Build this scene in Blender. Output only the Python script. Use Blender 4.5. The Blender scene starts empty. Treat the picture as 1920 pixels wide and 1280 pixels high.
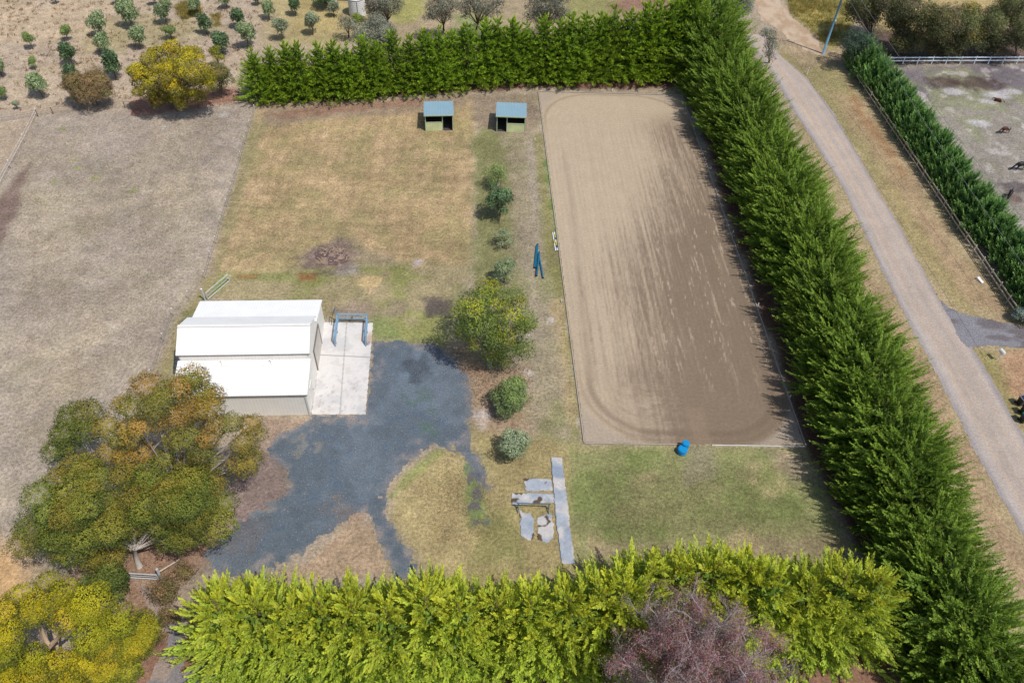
import bpy, math, random
import numpy as np
from mathutils import Vector, Matrix
SC = bpy.context.scene
COL = SC.collection
# ------------------------------------------------------------ camera
HC = 59.09; FPX = 1493.0
PITCH = math.radians(48.0375); ROLL = math.radians(2.70262)
# camera axes in world: x right, y away from the camera, z up
_f = Vector((0, math.cos(PITCH), -math.sin(PITCH)))
_r0 = Vector((1, 0, 0)); _u0 = Vector((0, math.sin(PITCH), math.cos(PITCH)))
def _solve_axes():
    # same pose as the calibration: 'up' seen in camera axes
    n = np.array([-0.031536, -0.667935, 0.743551])
    up = -n / np.linalg.norm(n); fw = np.array([0, 0, 1.0])
    yv = fw - up * (fw @ up); yv /= np.linalg.norm(yv)
    xv = np.cross(yv, up)
    if xv[0] < 0: xv = -xv
    return xv, yv, up
XV, YV, UP = _solve_axes()
cam = bpy.data.cameras.new('camera'); camo = bpy.data.objects.new('camera', cam); COL.objects.link(camo)
cam.sensor_width = 36.0; cam.lens = 36.0 * FPX / 1920.0; cam.clip_start = 0.5; cam.clip_end = 6000
R = Matrix(((XV[0], XV[1], -XV[2]), (YV[0], YV[1], -YV[2]), (UP[0], UP[1], -UP[2])))
camo.matrix_world = Matrix.Translation((0, 0, HC)) @ R.to_4x4()
SC.camera = camo
def G(px, py, z=0.0):
    d = np.array([(px - 960) / FPX, -(py - 640) / FPX, 1.0])
    w = (d @ XV, d @ YV, d @ UP); s = (HC - z) / -w[2]
    return (w[0] * s, w[1] * s, z)
def PX(x, y, z=0.0):
    c = XV * x + YV * y + UP * (z - HC)
    return 960 + FPX * c[0] / c[2], 640 - FPX * c[1] / c[2]
# ------------------------------------------------------------ sky and sun
SUN_EL = math.radians(61); SUN_DIR = Vector((0.80 * math.cos(SUN_EL), -0.60 * math.cos(SUN_EL), math.sin(SUN_EL))).normalized()
w = bpy.data.worlds.new('World'); SC.world = w; w.use_nodes = True
nt = w.node_tree; bg = nt.nodes['Background']
sky = nt.nodes.new('ShaderNodeTexSky'); sky.sky_type = 'NISHITA'; sky.sun_disc = False
sky.sun_elevation = SUN_EL; sky.sun_rotation = math.atan2(SUN_DIR.x, SUN_DIR.y)
sky.air_density = 1.0; sky.dust_density = 1.6; sky.ozone_density = 1.0
nt.links.new(sky.outputs[0], bg.inputs[0]); bg.inputs[1].default_value = 0.115
sl = bpy.data.lights.new('sun', 'SUN'); sl.energy = 3.7; sl.angle = math.radians(0.6); sl.color = (1.0, 0.955, 0.89)
so = bpy.data.objects.new('sun', sl); COL.objects.link(so)
so.rotation_euler = SUN_DIR.to_track_quat('Z', 'Y').to_euler()
SC.view_settings.view_transform = 'Standard'; SC.view_settings.look = 'None'
SC.view_settings.exposure = 0.0; SC.view_settings.gamma = 1.0
SC.view_settings.use_curve_mapping = False
SC.cycles.max_bounces = 6; SC.cycles.transparent_max_bounces = 6

# ------------------------------------------------------------ helpers
KDISP = 1.28          # how bright a flat white ground renders
def lin(c):
    c = np.asarray(c, float) / 255.0
    return np.where(c <= 0.04045, c / 12.92, ((c + 0.055) / 1.055) ** 2.4)
def alb(*c, k=None):
    return np.clip(lin(c) / (k or KDISP), 0.004, 0.85)
rng = np.random.default_rng(7)

def tag(o, label=None, cat=None, group=None, kind=None):
    if label: o['label'] = label
    if cat: o['category'] = cat
    if group: o['group'] = group
    if kind: o['kind'] = kind
    return o
def empty(name, loc=(0, 0, 0), rz=0.0):
    o = bpy.data.objects.new(name, None); COL.objects.link(o)
    o.location = loc; o.rotation_euler = (0, 0, rz); o.empty_display_size = 0.3
    return o
def link(name, me, mat=None, parent=None, loc=None):
    o = bpy.data.objects.new(name, me); COL.objects.link(o)
    if mat is not None and len(me.materials) == 0: me.materials.append(mat)
    if parent is not None: o.parent = parent
    if loc is not None: o.location = loc
    return o
def copy_tree(o, parent=None):
    c = o.copy(); COL.objects.link(c); c.parent = parent
    for ch in list(o.children): copy_tree(ch, c)
    return c
FB = 1.0
def npmesh(name, V, F, C=None, smooth=False):
    """V (n,3), F (m,k) same-size faces, C (n,3) linear colours"""
    me = bpy.data.meshes.new(name)
    V = np.asarray(V, np.float32); F = np.asarray(F, np.int32)
    m, k = F.shape
    me.vertices.add(len(V)); me.vertices.foreach_set('co', V.ravel())
    me.loops.add(m * k); me.loops.foreach_set('vertex_index', F.ravel())
    me.polygons.add(m)
    me.polygons.foreach_set('loop_start', np.arange(0, m * k, k, dtype=np.int32))
    me.polygons.foreach_set('loop_total', np.full(m, k, np.int32))
    if smooth: me.polygons.foreach_set('use_smooth', np.ones(m, bool))
    if C is not None:
        a = me.color_attributes.new('Col', 'FLOAT_COLOR', 'POINT')
        cc = np.ones((len(V), 4), np.float32); cc[:, :3] = C
        a.data.foreach_set('color', cc.ravel())
    me.update(calc_edges=True)
    return me

class MB:
    """collects solid pieces into one mesh"""
    def __init__(s): s.v = []; s.f = []
    def add(s, V, F):
        b = len(s.v); s.v += [tuple(p) for p in V]; s.f += [tuple(b + i for i in f) for f in F]; return s
    def hexa(s, P):   # 8 corners: 4 bottom ccw, 4 top ccw
        return s.add(P, [(3, 2, 1, 0), (4, 5, 6, 7), (0, 1, 5, 4), (1, 2, 6, 5), (2, 3, 7, 6), (3, 0, 4, 7)])
    def box(s, c, d, rz=0.0):
        x, y, z = (v / 2 for v in d); ca, sa = math.cos(rz), math.sin(rz)
        P = []
        for zz in (-z, z):
            for a, b in ((-x, -y), (x, -y), (x, y), (-x, y)):
                P.append((c[0] + a * ca - b * sa, c[1] + a * sa + b * ca, c[2] + zz))
        return s.hexa(P)
    def beam(s, a, b, wd, hg=None):   # rectangular bar from a to b
        hg = hg or wd
        a = Vector(a); b = Vector(b); d = (b - a).normalized()
        up = Vector((0, 0, 1)) if abs(d.z) < 0.95 else Vector((0, 1, 0))
        sd = d.cross(up).normalized() * wd / 2; u = sd.cross(d).normalized() * hg / 2
        P = [a - sd - u, a + sd - u, b + sd - u, b - sd - u, a - sd + u, a + sd + u, b + sd + u, b - sd + u]
        return s.hexa(P)
    def tube(s, pts, rad, n=8, cap=True):
        pts = [Vector(p) for p in pts]
        if not hasattr(rad, '__len__'): rad = [rad] * len(pts)
        rings = []
        for i, p in enumerate(pts):
            d = (pts[min(i + 1, len(pts) - 1)] - pts[max(i - 1, 0)]).normalized()
            up = Vector((0, 0, 1)) if abs(d.z) < 0.9 else Vector((1, 0, 0))
            a = d.cross(up).normalized(); b = d.cross(a).normalized()
            rings.append([p + (a * math.cos(t) + b * math.sin(t)) * rad[i] for t in [2 * math.pi * k / n for k in range(n)]])
        V = [q for r in rings for q in r]; F = []
        for i in range(len(pts) - 1):
            for k in range(n):
                k2 = (k + 1) % n
                F.append((i * n + k, i * n + k2, (i + 1) * n + k2, (i + 1) * n + k))
        if cap:
            F.append(tuple(range(n))); F.append(tuple(reversed([(len(pts) - 1) * n + k for k in range(n)])))
        return s.add(V, F)
    def lathe(s, c, prof, n=24):
        V = []; F = []
        for r, z in prof:
            for k in range(n):
                t = 2 * math.pi * k / n; V.append((c[0] + r * math.cos(t), c[1] + r * math.sin(t), c[2] + z))
        for i in range(len(prof) - 1):
            for k in range(n):
                k2 = (k + 1) % n; F.append((i * n + k, i * n + k2, (i + 1) * n + k2, (i + 1) * n + k))
        F.append(tuple(reversed(range(n)))); F.append(tuple((len(prof) - 1) * n + k for k in range(n)))
        return s.add(V, F)
    def build(s, name, mat, parent=None, bevel=0.0, smooth=False):
        me = bpy.data.meshes.new(name); me.from_pydata(s.v, [], s.f); me.update()
        if smooth:
            for p in me.polygons: p.use_smooth = True
        o = link(name, me, mat, parent)
        if bevel:
            b = o.modifiers.new('bevel', 'BEVEL'); b.width = bevel; b.segments = 2; b.limit_method = 'ANGLE'
        return o

# ---- value noise on world points (numpy)
_lat = np.random.default_rng(11).random((256, 256))
def vnoise(x, y, s, ox=0.0):
    x = np.asarray(x) * s + ox + 1000.0; y = np.asarray(y) * s + ox * 1.7 + 1000.0
    xi = np.floor(x).astype(int); yi = np.floor(y).astype(int); fx = x - xi; fy = y - yi
    fx = fx * fx * (3 - 2 * fx); fy = fy * fy * (3 - 2 * fy)
    a = _lat[xi % 256, yi % 256]; b = _lat[(xi + 1) % 256, yi % 256]
    c = _lat[xi % 256, (yi + 1) % 256]; d = _lat[(xi + 1) % 256, (yi + 1) % 256]
    return (a * (1 - fx) + b * fx) * (1 - fy) + (c * (1 - fx) + d * fx) * fy
def fbm(x, y, s, o=4, ox=0.0):
    t = 0; a = 0.5; n = 0
    for i in range(o):
        t = t + a * vnoise(x, y, s, ox + 17.3 * i); n += a; a *= 0.5; s *= 2.03
    return t / n            # 0..1, mean .5
def sdist(X, Y, poly):
    """signed distance, negative inside"""
    P = np.asarray(poly, float); d = np.full(X.shape, 1e9); ins = np.zeros(X.shape, bool)
    n = len(P)
    for i in range(n):
        a = P[i]; b = P[(i + 1) % n]; e = b - a
        L = max(e @ e, 1e-9)
        t = np.clip(((X - a[0]) * e[0] + (Y - a[1]) * e[1]) / L, 0, 1)
        d = np.minimum(d, (X - a[0] - e[0] * t) ** 2 + (Y - a[1] - e[1] * t) ** 2)
        c = (a[1] > Y) != (b[1] > Y)
        with np.errstate(divide='ignore', invalid='ignore'):
            xi = (b[0] - a[0]) * (Y - a[1]) / (b[1] - a[1]) + a[0]
        ins ^= c & (X < xi)
    return np.where(ins, -np.sqrt(d), np.sqrt(d))
def wp(pts): return [G(*p)[:2] for p in pts]
def smooth(a, b, x):
    t = np.clip((x - a) / (b - a), 0, 1); return t * t * (3 - 2 * t)

# ------------------------------------------------------------ materials
def newmat(name):
    m = bpy.data.materials.new(name); m.use_nodes = True
    return m, m.node_tree, m.node_tree.nodes['Principled BSDF']
def nd(nt, t, **k):
    n = nt.nodes.new(t)
    for a, b in k.items(): setattr(n, a, b)
    return n
def noise_node(nt, scale, detail=4, rough=0.6, stretch=None, coord='Object'):
    tc = nd(nt, 'ShaderNodeTexCoord'); n = nd(nt, 'ShaderNodeTexNoise')
    n.inputs['Scale'].default_value = scale; n.inputs['Detail'].default_value = detail; n.inputs['Roughness'].default_value = rough
    if stretch:
        mp = nd(nt, 'ShaderNodeMapping'); mp.inputs['Scale'].default_value = stretch
        nt.links.new(tc.outputs[coord], mp.inputs[0]); nt.links.new(mp.outputs[0], n.inputs['Vector'])
    else: nt.links.new(tc.outputs[coord], n.inputs['Vector'])
    return n.outputs['Fac']
def ramp(nt, src, a, b, lo, hi):
    m = nd(nt, 'ShaderNodeMapRange'); nt.links.new(src, m.inputs[0])
    m.inputs[1].default_value = a; m.inputs[2].default_value = b; m.inputs[3].default_value = lo; m.inputs[4].default_value = hi
    return m.outputs[0]
def mul(nt, a, b):
    m = nd(nt, 'ShaderNodeMath', operation='MULTIPLY')
    for i, v in enumerate((a, b)):
        if isinstance(v, (int, float)): m.inputs[i].default_value = v
        else: nt.links.new(v, m.inputs[i])
    return m.outputs[0]
def scalecol(nt, col, fac):
    m = nd(nt, 'ShaderNodeVectorMath', operation='SCALE')
    nt.links.new(col, m.inputs[0]); nt.links.new(fac, m.inputs['Scale']); return m.outputs[0]
def mixcol(nt, fac, a, b):
    m = nd(nt, 'ShaderNodeMix', data_type='RGBA')
    if isinstance(fac, float): m.inputs[0].default_value = fac
    else: nt.links.new(fac, m.inputs[0])
    for i, v in ((6, a), (7, b)):
        if isinstance(v, (tuple, list, np.ndarray)): m.inputs[i].default_value = (*[float(q) for q in v[:3]], 1)
        else: nt.links.new(v, m.inputs[i])
    return m.outputs[2]
def bump(nt, b, h, dist, strength=1.0):
    n = nd(nt, 'ShaderNodeBump'); n.inputs['Distance'].default_value = dist; n.inputs['Strength'].default_value = strength
    nt.links.new(h, n.inputs['Height']); nt.links.new(n.outputs[0], b.inputs['Normal'])

def ground_mat(name, amp=(0.35, 0.5), scales=(1.1, 5.0), bumpd=0.12, speck=None, rough=0.95, contrast=1.0, stretch=None):
    m, nt, b = newmat(name)
    at = nd(nt, 'ShaderNodeAttribute', attribute_name='Col').outputs['Color']
    n1 = noise_node(nt, scales[0], 5, 0.65, stretch); n2 = noise_node(nt, scales[1], 5, 0.7, stretch); n3 = noise_node(nt, scales[1] * 4, 3, 0.7)
    f = mul(nt, ramp(nt, n1, 0.25, 0.75, 1 - amp[0] / 2, 1 + amp[0] / 2), ramp(nt, n2, 0.3, 0.7, 1 - amp[1] / 2, 1 + amp[1] / 2))
    f = mul(nt, f, ramp(nt, n3, 0.3, 0.7, 1 - amp[1] * .35, 1 + amp[1] * .35))
    c = scalecol(nt, at, f)
    if speck:
        for (sc, lo, hi, colr) in speck:
            s = ramp(nt, noise_node(nt, sc, 2, 0.5), lo, hi, 0.0, 1.0); c = mixcol(nt, s, c, colr)
    nt.links.new(c, b.inputs['Base Color']); b.inputs['Roughness'].default_value = rough
    b.inputs['Specular IOR Level'].default_value = 0.15
    bump(nt, b, n2, bumpd, 0.8)
    return m
def plain(name, rgb, rough=0.6, metal=0.0, var=0.12, scale=3.0, bumpd=0.0, spec=0.4, stretch=None):
    m, nt, b = newmat(name)
    n = noise_node(nt, scale, 4, 0.6, stretch)
    c = nd(nt, 'ShaderNodeRGB'); c.outputs[0].default_value = (*[float(v) for v in rgb], 1)
    cc = scalecol(nt, c.outputs[0], ramp(nt, n, 0.25, 0.75, 1 - var, 1 + var))
    nt.links.new(cc, b.inputs['Base Color']); b.inputs['Roughness'].default_value = rough
    b.inputs['Metallic'].default_value = metal; b.inputs['Specular IOR Level'].default_value = spec
    if bumpd: bump(nt, b, n, bumpd)
    return m
def corrugated(name, rgb, axis=0, pitch=0.2, depth=0.02, rough=0.5, var=0.05, spec=0.3):
    m, nt, b = newmat(name)
    tc = nd(nt, 'ShaderNodeTexCoord'); sx = nd(nt, 'ShaderNodeSeparateXYZ'); nt.links.new(tc.outputs['Object'], sx.inputs[0])
    s = mul(nt, sx.outputs[axis], 2 * math.pi / pitch); sn = nd(nt, 'ShaderNodeMath', operation='SINE'); nt.links.new(s, sn.inputs[0])
    pw = ramp(nt, sn.outputs[0], 0.5, 1.0, 0.0, 1.0)
    n = noise_node(nt, 0.8, 4, 0.6)
    c = nd(nt, 'ShaderNodeRGB'); c.outputs[0].default_value = (*[float(v) for v in rgb], 1)
    cc = scalecol(nt, c.outputs[0], mul(nt, ramp(nt, n, 0.25, 0.75, 1 - var, 1 + var), ramp(nt, pw, 0, 1, 1.0, 0.93)))
    nt.links.new(cc, b.inputs['Base Color']); b.inputs['Roughness'].default_value = rough; b.inputs['Specular IOR Level'].default_value = spec
    bump(nt, b, pw, depth)
    return m
def leaf_mat(name, trans=0.3, vary=0.25, rough=0.55):
    m, nt, b = newmat(name)
    at = nd(nt, 'ShaderNodeAttribute', attribute_name='Col').outputs['Color']
    oi = nd(nt, 'ShaderNodeObjectInfo').outputs['Random']
    c = scalecol(nt, at, ramp(nt, oi, 0, 1, 1 - vary / 2, 1 + vary / 2))
    c = scalecol(nt, c, ramp(nt, noise_node(nt, 1.3, 3, 0.6), 0.3, 0.7, 0.82, 1.18))
    nt.links.new(c, b.inputs['Base Color']); b.inputs['Roughness'].default_value = rough; b.inputs['Specular IOR Level'].default_value = 0.25
    tr = nd(nt, 'ShaderNodeBsdfTranslucent'); nt.links.new(scalecol(nt, c, ramp(nt, oi, 0, 1, 1.15, 1.15)), tr.inputs[0])
    mx = nd(nt, 'ShaderNodeMixShader'); mx.inputs[0].default_value = trans
    nt.links.new(b.outputs[0], mx.inputs[1]); nt.links.new(tr.outputs[0], mx.inputs[2])
    nt.links.new(mx.outputs[0], nt.nodes['Material Output'].inputs[0])
    return m
M = {}
M['ground'] = ground_mat('ground_surface', (0.34, 0.85), (0.6, 3.6), 0.22)
M['sand'] = ground_mat('arena_sand', (0.10, 0.26), (0.5, 4.5), 0.05)
M['gravel'] = ground_mat('gravel', (0.26, 0.6), (0.8, 6.0), 0.08, speck=[(9.0, 0.70, 0.76, alb(190, 170, 145))])
M['road'] = ground_mat('road_gravel', (0.18, 0.4), (0.7, 5.0), 0.05)
M['concrete'] = ground_mat('concrete', (0.10, 0.10), (0.6, 4.0), 0.01, rough=0.85)
M['oldconcrete'] = ground_mat('weathered_concrete', (0.30, 0.30), (1.2, 6.0), 0.02, rough=0.85)
M['leaf'] = leaf_mat('foliage')
M['needle'] = leaf_mat('conifer_foliage', 0.22, 0.22, 0.6)
M['bark'] = plain('bark', alb(120, 100, 85), 0.9, var=0.35, scale=4, bumpd=0.03, stretch=(1, 1, .3))
M['palebark'] = plain('pale_bark', alb(190, 180, 172), 0.85, var=0.25, scale=3, bumpd=0.02)
M['tanbark'] = plain('tan_bark', alb(190, 165, 140), 0.85, var=0.3, scale=3, bumpd=0.02)
M['roofwhite'] = corrugated('white_roof_sheeting', (0.82, 0.82, 0.81), 0, 0.25, 0.004, 0.55)
M['wallcream'] = corrugated('cream_wall_sheeting', (0.85, 0.82, 0.76), 0, 0.30, 0.004, 0.6)
M['wallcream_side'] = corrugated('cream_side_sheeting', (0.84, 0.81, 0.75), 1, 0.30, 0.006, 0.6)
M['trimwhite'] = plain('white_trim', (0.72, 0.70, 0.66), 0.5, var=0.04)
M['gutter'] = plain('gutter_metal', alb(120, 112, 105), 0.5, var=0.05)
M['door'] = corrugated('roller_door', (0.62, 0.58, 0.52), 2, 0.1, 0.01, 0.6)
M['blueroof'] = corrugated('blue_grey_roof_sheeting', alb(152, 186, 202), 0, 0.2, 0.015, 0.5)
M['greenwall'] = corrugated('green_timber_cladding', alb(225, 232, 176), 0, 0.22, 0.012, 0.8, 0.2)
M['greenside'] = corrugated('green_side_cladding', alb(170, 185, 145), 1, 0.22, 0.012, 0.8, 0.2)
M['greenpost'] = plain('green_post', alb(190, 205, 170), 0.7)
M['bluesteel'] = plain('blue_grey_steel', alb(135, 172, 200), 0.45, 0.0, var=0.12, scale=2)
M['galv'] = plain('galvanised_steel', alb(205, 212, 218), 0.45, 0.0, var=0.1)
M['whitepaint'] = plain('white_paint', (0.78, 0.79, 0.80), 0.5, var=0.06)
M['fencewhite'] = plain('fence_white_paint', (0.66, 0.76, 0.86), 0.5, var=0.05)
M['greytimber'] = plain('grey_timber', alb(215, 202, 184), 0.85, var=0.2, scale=5)
M['browntimber'] = plain('brown_timber', alb(120, 95, 80), 0.9, var=0.25, scale=5)
M['teal'] = plain('teal_plastic', alb(35, 108, 140), 0.45, var=0.1)
M['blueplastic'] = plain('blue_plastic', alb(20, 150, 215), 0.35, var=0.05)
M['white'] = plain('white_plastic', (0.75, 0.75, 0.75), 0.4, var=0.03)
M['yellow'] = plain('yellow_paint', alb(215, 200, 70), 0.5)
M['black'] = plain('dark_plastic', (0.02, 0.02, 0.024), 0.45)
M['green'] = plain('green_plastic', alb(20, 130, 105), 0.45)
M['pole'] = plain('pale_blue_pole', alb(115, 160, 190), 0.6, var=0.15, scale=1.5)
M['wire'] = plain('wire', alb(140, 140, 138), 0.5)
M['tape'] = plain('white_tape', alb(235, 235, 235), 0.6)
M['tank'] = corrugated('white_tank_sheeting', (0.74, 0.73, 0.72), 2, 0.28, 0.03, 0.5)
M['rubber'] = plain('dark_floor', (0.06, 0.05, 0.055), 0.95)
M['brownhide'] = plain('brown_coat', alb(88, 40, 24), 0.6, var=0.2)
M['blackhide'] = plain('black_coat', (0.012, 0.013, 0.015), 0.5, var=0.2)
M['darkhair'] = plain('dark_hair', (0.01, 0.009, 0.009), 0.7)

# ------------------------------------------------------------ ground sheet
drive = [(697, 643), (750, 638), (815, 645), (850, 668), (872, 700), (885, 735), (886, 770), (878, 800), (886, 835), (900, 862), (915, 900), (917, 912), (902, 915), (888, 900), (876, 872), (865, 852), (842, 838), (815, 835), (790, 847), (760, 880), (730, 905), (722, 925), (722, 955), (745, 998), (780, 1050), (798, 1085), (742, 1085), (728, 1050), (712, 1020), (700, 990), (690, 966), (665, 966), (640, 985), (600, 1012), (560, 1042), (510, 1066), (440, 1085), (390, 1070), (385, 1035), (405, 1005), (440, 985), (480, 955), (520, 932), (543, 910), (540, 890), (512, 865), (500, 842), (525, 815), (560, 800), (586, 786), (586, 779), (686, 777)]
def paint(X, Y):
    n1 = fbm(X, Y, 0.05, 4, 3.1) - .5; n2 = fbm(X, Y, 0.25, 4, 9.7) - .5; n3 = fbm(X, Y, 1.1, 3, 5.5) - .5
    C = np.empty(X.shape + (3,)); C[:] = alb(176, 160, 140)
    def mixin(col, a):
        a = a[..., None]; C[:] = C * (1 - a) + alb(*col) * a
    def zone(px, col, soft=1.0, ragged=1.0, strength=1.0, world=False, patch=None):
        P = px if world else wp(px); Pn = np.asarray(P)
        m = (X > Pn[:, 0].min() - 6) & (X < Pn[:, 0].max() + 6) & (Y > Pn[:, 1].min() - 6) & (Y < Pn[:, 1].max() + 6)
        if not m.any(): return
        d = sdist(X[m], Y[m], P) + ragged * (n2[m] * 3.0 + n3[m] * 1.2)
        a = 1 - smooth(-soft, soft, d)
        if patch: a = a * smooth(patch[0], patch[1], fbm(X[m], Y[m], patch[2], 4, patch[3]))
        a = (a * strength)[..., None]
        C[m] = C[m] * (1 - a) + alb(*col) * a
    def allmix(col, lo, hi, s, ox, st, X0=None):
        a = smooth(lo, hi, fbm(X, Y, s, 4, ox)) * st; mixin(col, a)
    def spot(px, py, r, col, st=0.8, soft=.5, z=0, asp=1.0):
        g = G(px, py); d = np.hypot((X - g[0]) / asp, Y - g[1]) + (n3 * 1.6 + n2 * 1.5) * r * 0.55
        a = (1 - smooth(r * (1 - soft), r * (1 + soft * .4), d)) * st; mixin(col, a)
    # orchard hillside, top left
    zone([(-300, -120), (700, -120), (640, 60), (470, 100), (450, 185), (100, 210), (-300, 245)], (192, 173, 152), 2, 1)
    zone([(-300, -120), (330, -120), (200, 90), (60, 200), (-300, 240)], (208, 184, 152), 3, 2, .6, patch=(.42, .62, .12, 2.))
    zone([(140, 60), (330, 10), (420, 50), (250, 120), (120, 130)], (176, 164, 118), 3, 2, .6, patch=(.4, .6, .15, 6.))
    zone([(480, -40), (720, -60), (700, 60), (620, 95), (500, 80)], (182, 166, 116), 2, 1, .8)
    zone([(560, 0), (640, 20), (640, 60), (560, 60)], (200, 178, 118), 1.5, 1, .5)
    zone([(740, -60), (1290, -60), (1270, 60), (700, 90)], (178, 160, 130), 2, 1, .9)
    zone([(700, -30), (800, -30), (800, 30), (740, 45)], (172, 170, 98), 1.5, 1, .8)
    zone([(1060, -30), (1170, -30), (1150, 60), (1060, 50)], (150, 148, 92), 2, 1, .8)
    zone([(1140, -60), (1290, -60), (1270, 30), (1160, 20)], (150, 112, 98), 2, 1, .8)
    zone([(850, 30), (900, 20), (930, 70), (860, 70)], (140, 160, 96), 1.5, 1, .6)
    # big dry paddock on the left
    pad = [(-400, 215), (75, 214), (255, 205), (470, 192), (482, 195), (440, 330), (400, 470), (330, 580), (285, 700), (220, 860), (60, 1100), (-300, 1230)]
    zone(pad, (182, 168, 152), .8, .35)
    zone(pad, (194, 178, 154), 2, 1, .6, patch=(.47, .66, .16, 4.))
    zone(pad, (158, 144, 134), 2, 1, .35, patch=(.50, .70, .22, 14.))
    zone([(150, 230), (470, 200), (430, 330), (330, 330), (150, 330)], (166, 152, 146), 4, 2, .4)
    zone([(-60, 1000), (60, 1030), (50, 1120), (-60, 1180)], (222, 178, 122), 1.5, .6, .8)
    zone([(40, 320), (62, 300), (48, 345), (15, 440), (-30, 500), (-30, 400)], (134, 112, 104), .6, .25, .9)
    zone([(-200, 260), (70, 218), (-60, 420)], (188, 168, 146), .6, .2, .9)
    # red leaf litter under the golden bush and hedges
    zone([(245, 185), (440, 160), (455, 188), (300, 215), (250, 215)], (178, 128, 108), .8, .5, .8)
    # centre paddock
    cp = [(485, 192), (890, 185), (896, 260), (884, 500), (750, 520), (560, 515), (395, 520), (405, 470), (450, 320)]
    zone(cp, (184, 160, 122), .8, .3)
    zone(cp, (164, 152, 108), 1, .5, .6, patch=(.42, .62, .4, 8.))
    zone(cp, (204, 174, 138), 1, .5, .5, patch=(.5, .7, .55, 21.))
    zone([(484, 195), (880, 180), (880, 205), (490, 235)], (158, 138, 118), 1, .6, .9)
    zone([(470, 230), (500, 230), (440, 420), (410, 510), (395, 510)], (150, 142, 104), .5, .4, .7)
    zone([(640, 440), (720, 470), (760, 520), (700, 540), (600, 520), (560, 480)], (150, 140, 116), 1, .9, .7)
    # lower band and green flushes behind the shed
    band = [(395, 512), (600, 505), (890, 500), (1060, 560), (1080, 830), (880, 900), (840, 660), (700, 650), (700, 600), (370, 560), (330, 620)]
    zone(band, (172, 158, 122), .8, .6)
    zone(band, (142, 146, 84), 1, .6, .8, patch=(.46, .62, .22, 30.))
    zone([(420, 508), (480, 505), (600, 512), (600, 530), (430, 528)], (128, 140, 72), .5, .4, .6, patch=(.3, .6, .6, 3.))
    zone([(440, 512), (485, 512), (485, 524), (430, 524)], (150, 100, 66), .4, .3, .8)
    zone([(560, 514), (590, 514), (592, 526), (562, 526)], (150, 96, 62), .4, .3, .7)
    zone([(395, 535), (410, 512), (440, 506), (425, 545), (385, 560)], (130, 150, 70), .5, .5, .7)
    zone([(700, 600), (735, 590), (760, 625), (745, 645), (702, 640)], (140, 154, 92), .9, .8, .8)
    zone([(380, 520), (412, 520), (330, 700), (300, 720), (290, 700), (345, 590)], (164, 152, 106), .6, .4, .8)
    zone([(345, 590), (368, 575), (335, 690), (318, 700)], (124, 130, 88), .4, .3, .6)
    zone([(330, 660), (340, 650), (336, 700), (325, 708)], (212, 208, 204), .3, .3, .8)
    # strip between paddock and arena
    st = [(890, 185), (1010, 175), (1050, 450), (1095, 835), (1030, 860), (880, 880), (850, 690), (860, 560), (890, 500)]
    zone(st, (166, 154, 128), .8, .6)
    zone(st, (144, 142, 98), 1, .6, .7, patch=(.46, .62, .3, 91.))
    zone([(890, 240), (920, 230), (950, 300), (960, 420), (930, 520), (895, 520)], (140, 140, 92), .8, .8, .85)
    zone([(880, 180), (1005, 178), (1008, 240), (990, 262), (890, 240)], (158, 138, 122), .7, .6, .7)
    zone([(955, 240), (1000, 230), (1020, 420), (1010, 460), (975, 420)], (168, 154, 130), 1.0, .9, .6)
    zone([(975, 420), (1000, 410), (1020, 560), (1010, 760), (1000, 830), (960, 840), (975, 700), (985, 560)], (176, 162, 142), 1.0, .9, .7)
    zone([(985, 262), (1000, 262), (1012, 380), (1000, 420), (993, 360)], (180, 166, 150), .25, .35, .6)
    zone([(1000, 250), (1016, 250), (1044, 440), (1072, 640), (1092, 820), (1070, 820), (1045, 620), (1020, 430)], (148, 142, 92), .4, .5, .8)
    zone([(1018, 300), (1030, 300), (1050, 440), (1044, 450)], (120, 148, 80), .3, .4, .8)
    zone([(1030, 560), (1058, 560), (1086, 800), (1060, 800)], (190, 166, 130), .6, .6, .7)
    zone([(860, 690), (990, 690), (1000, 830), (890, 830)], (172, 146, 122), .8, .8, .8)
    zone([(850, 640), (900, 640), (905, 700), (860, 700)], (176, 142, 116), .6, .5, .7)
    for q in ((905, 780, 1.0), (985, 632, .8), (990, 700, .7), (905, 800, .6), (928, 345, .5), (935, 320, .5), (1085, 790, .4)):
        spot(*q, (204, 192, 184), .7)
    # grass around the turning circle and the lower lawns
    low = [(880, 800), (1095, 832), (1510, 838), (1600, 1060), (1700, 1200), (720, 1200), (720, 960), (760, 880), (830, 835)]
    zone(low, (172, 156, 112), .8, .5)
    zone([(725, 900), (830, 840), (880, 860), (900, 1010), (860, 1070), (790, 1080), (740, 990)], (186, 168, 124), .8, .5, .8)
    zone([(725, 930), (760, 880), (820, 838), (840, 850), (770, 905), (735, 950)], (146, 158, 92), .4, .5, .7)
    zone([(870, 860), (905, 860), (905, 985), (880, 985)], (130, 156, 88), .6, .5, .75)
    zone([(880, 980), (960, 960), (975, 1050), (880, 1060)], (152, 150, 96), 1, 1, .7)
    law = [(1060, 835), (1520, 838), (1600, 1060), (1080, 1060)]
    zone(law, (152, 152, 104), .8, .5)
    zone(law, (186, 170, 128), 1, .7, .8, patch=(.50, .66, .28, 2.5))
    zone(law, (134, 146, 86), 1, .7, .7, patch=(.54, .70, .25, 40.))
    zone([(1290, 838), (1335, 838), (1335, 900), (1290, 905)], (166, 156, 130), .8, .8, .7)
    zone([(1430, 842), (1510, 842), (1530, 900), (1480, 900)], (170, 150, 132), .8, .6, .7)
    zone([(1100, 1015), (1580, 1010), (1600, 1060), (1100, 1060)], (160, 138, 116), .7, .8, .6)
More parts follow.
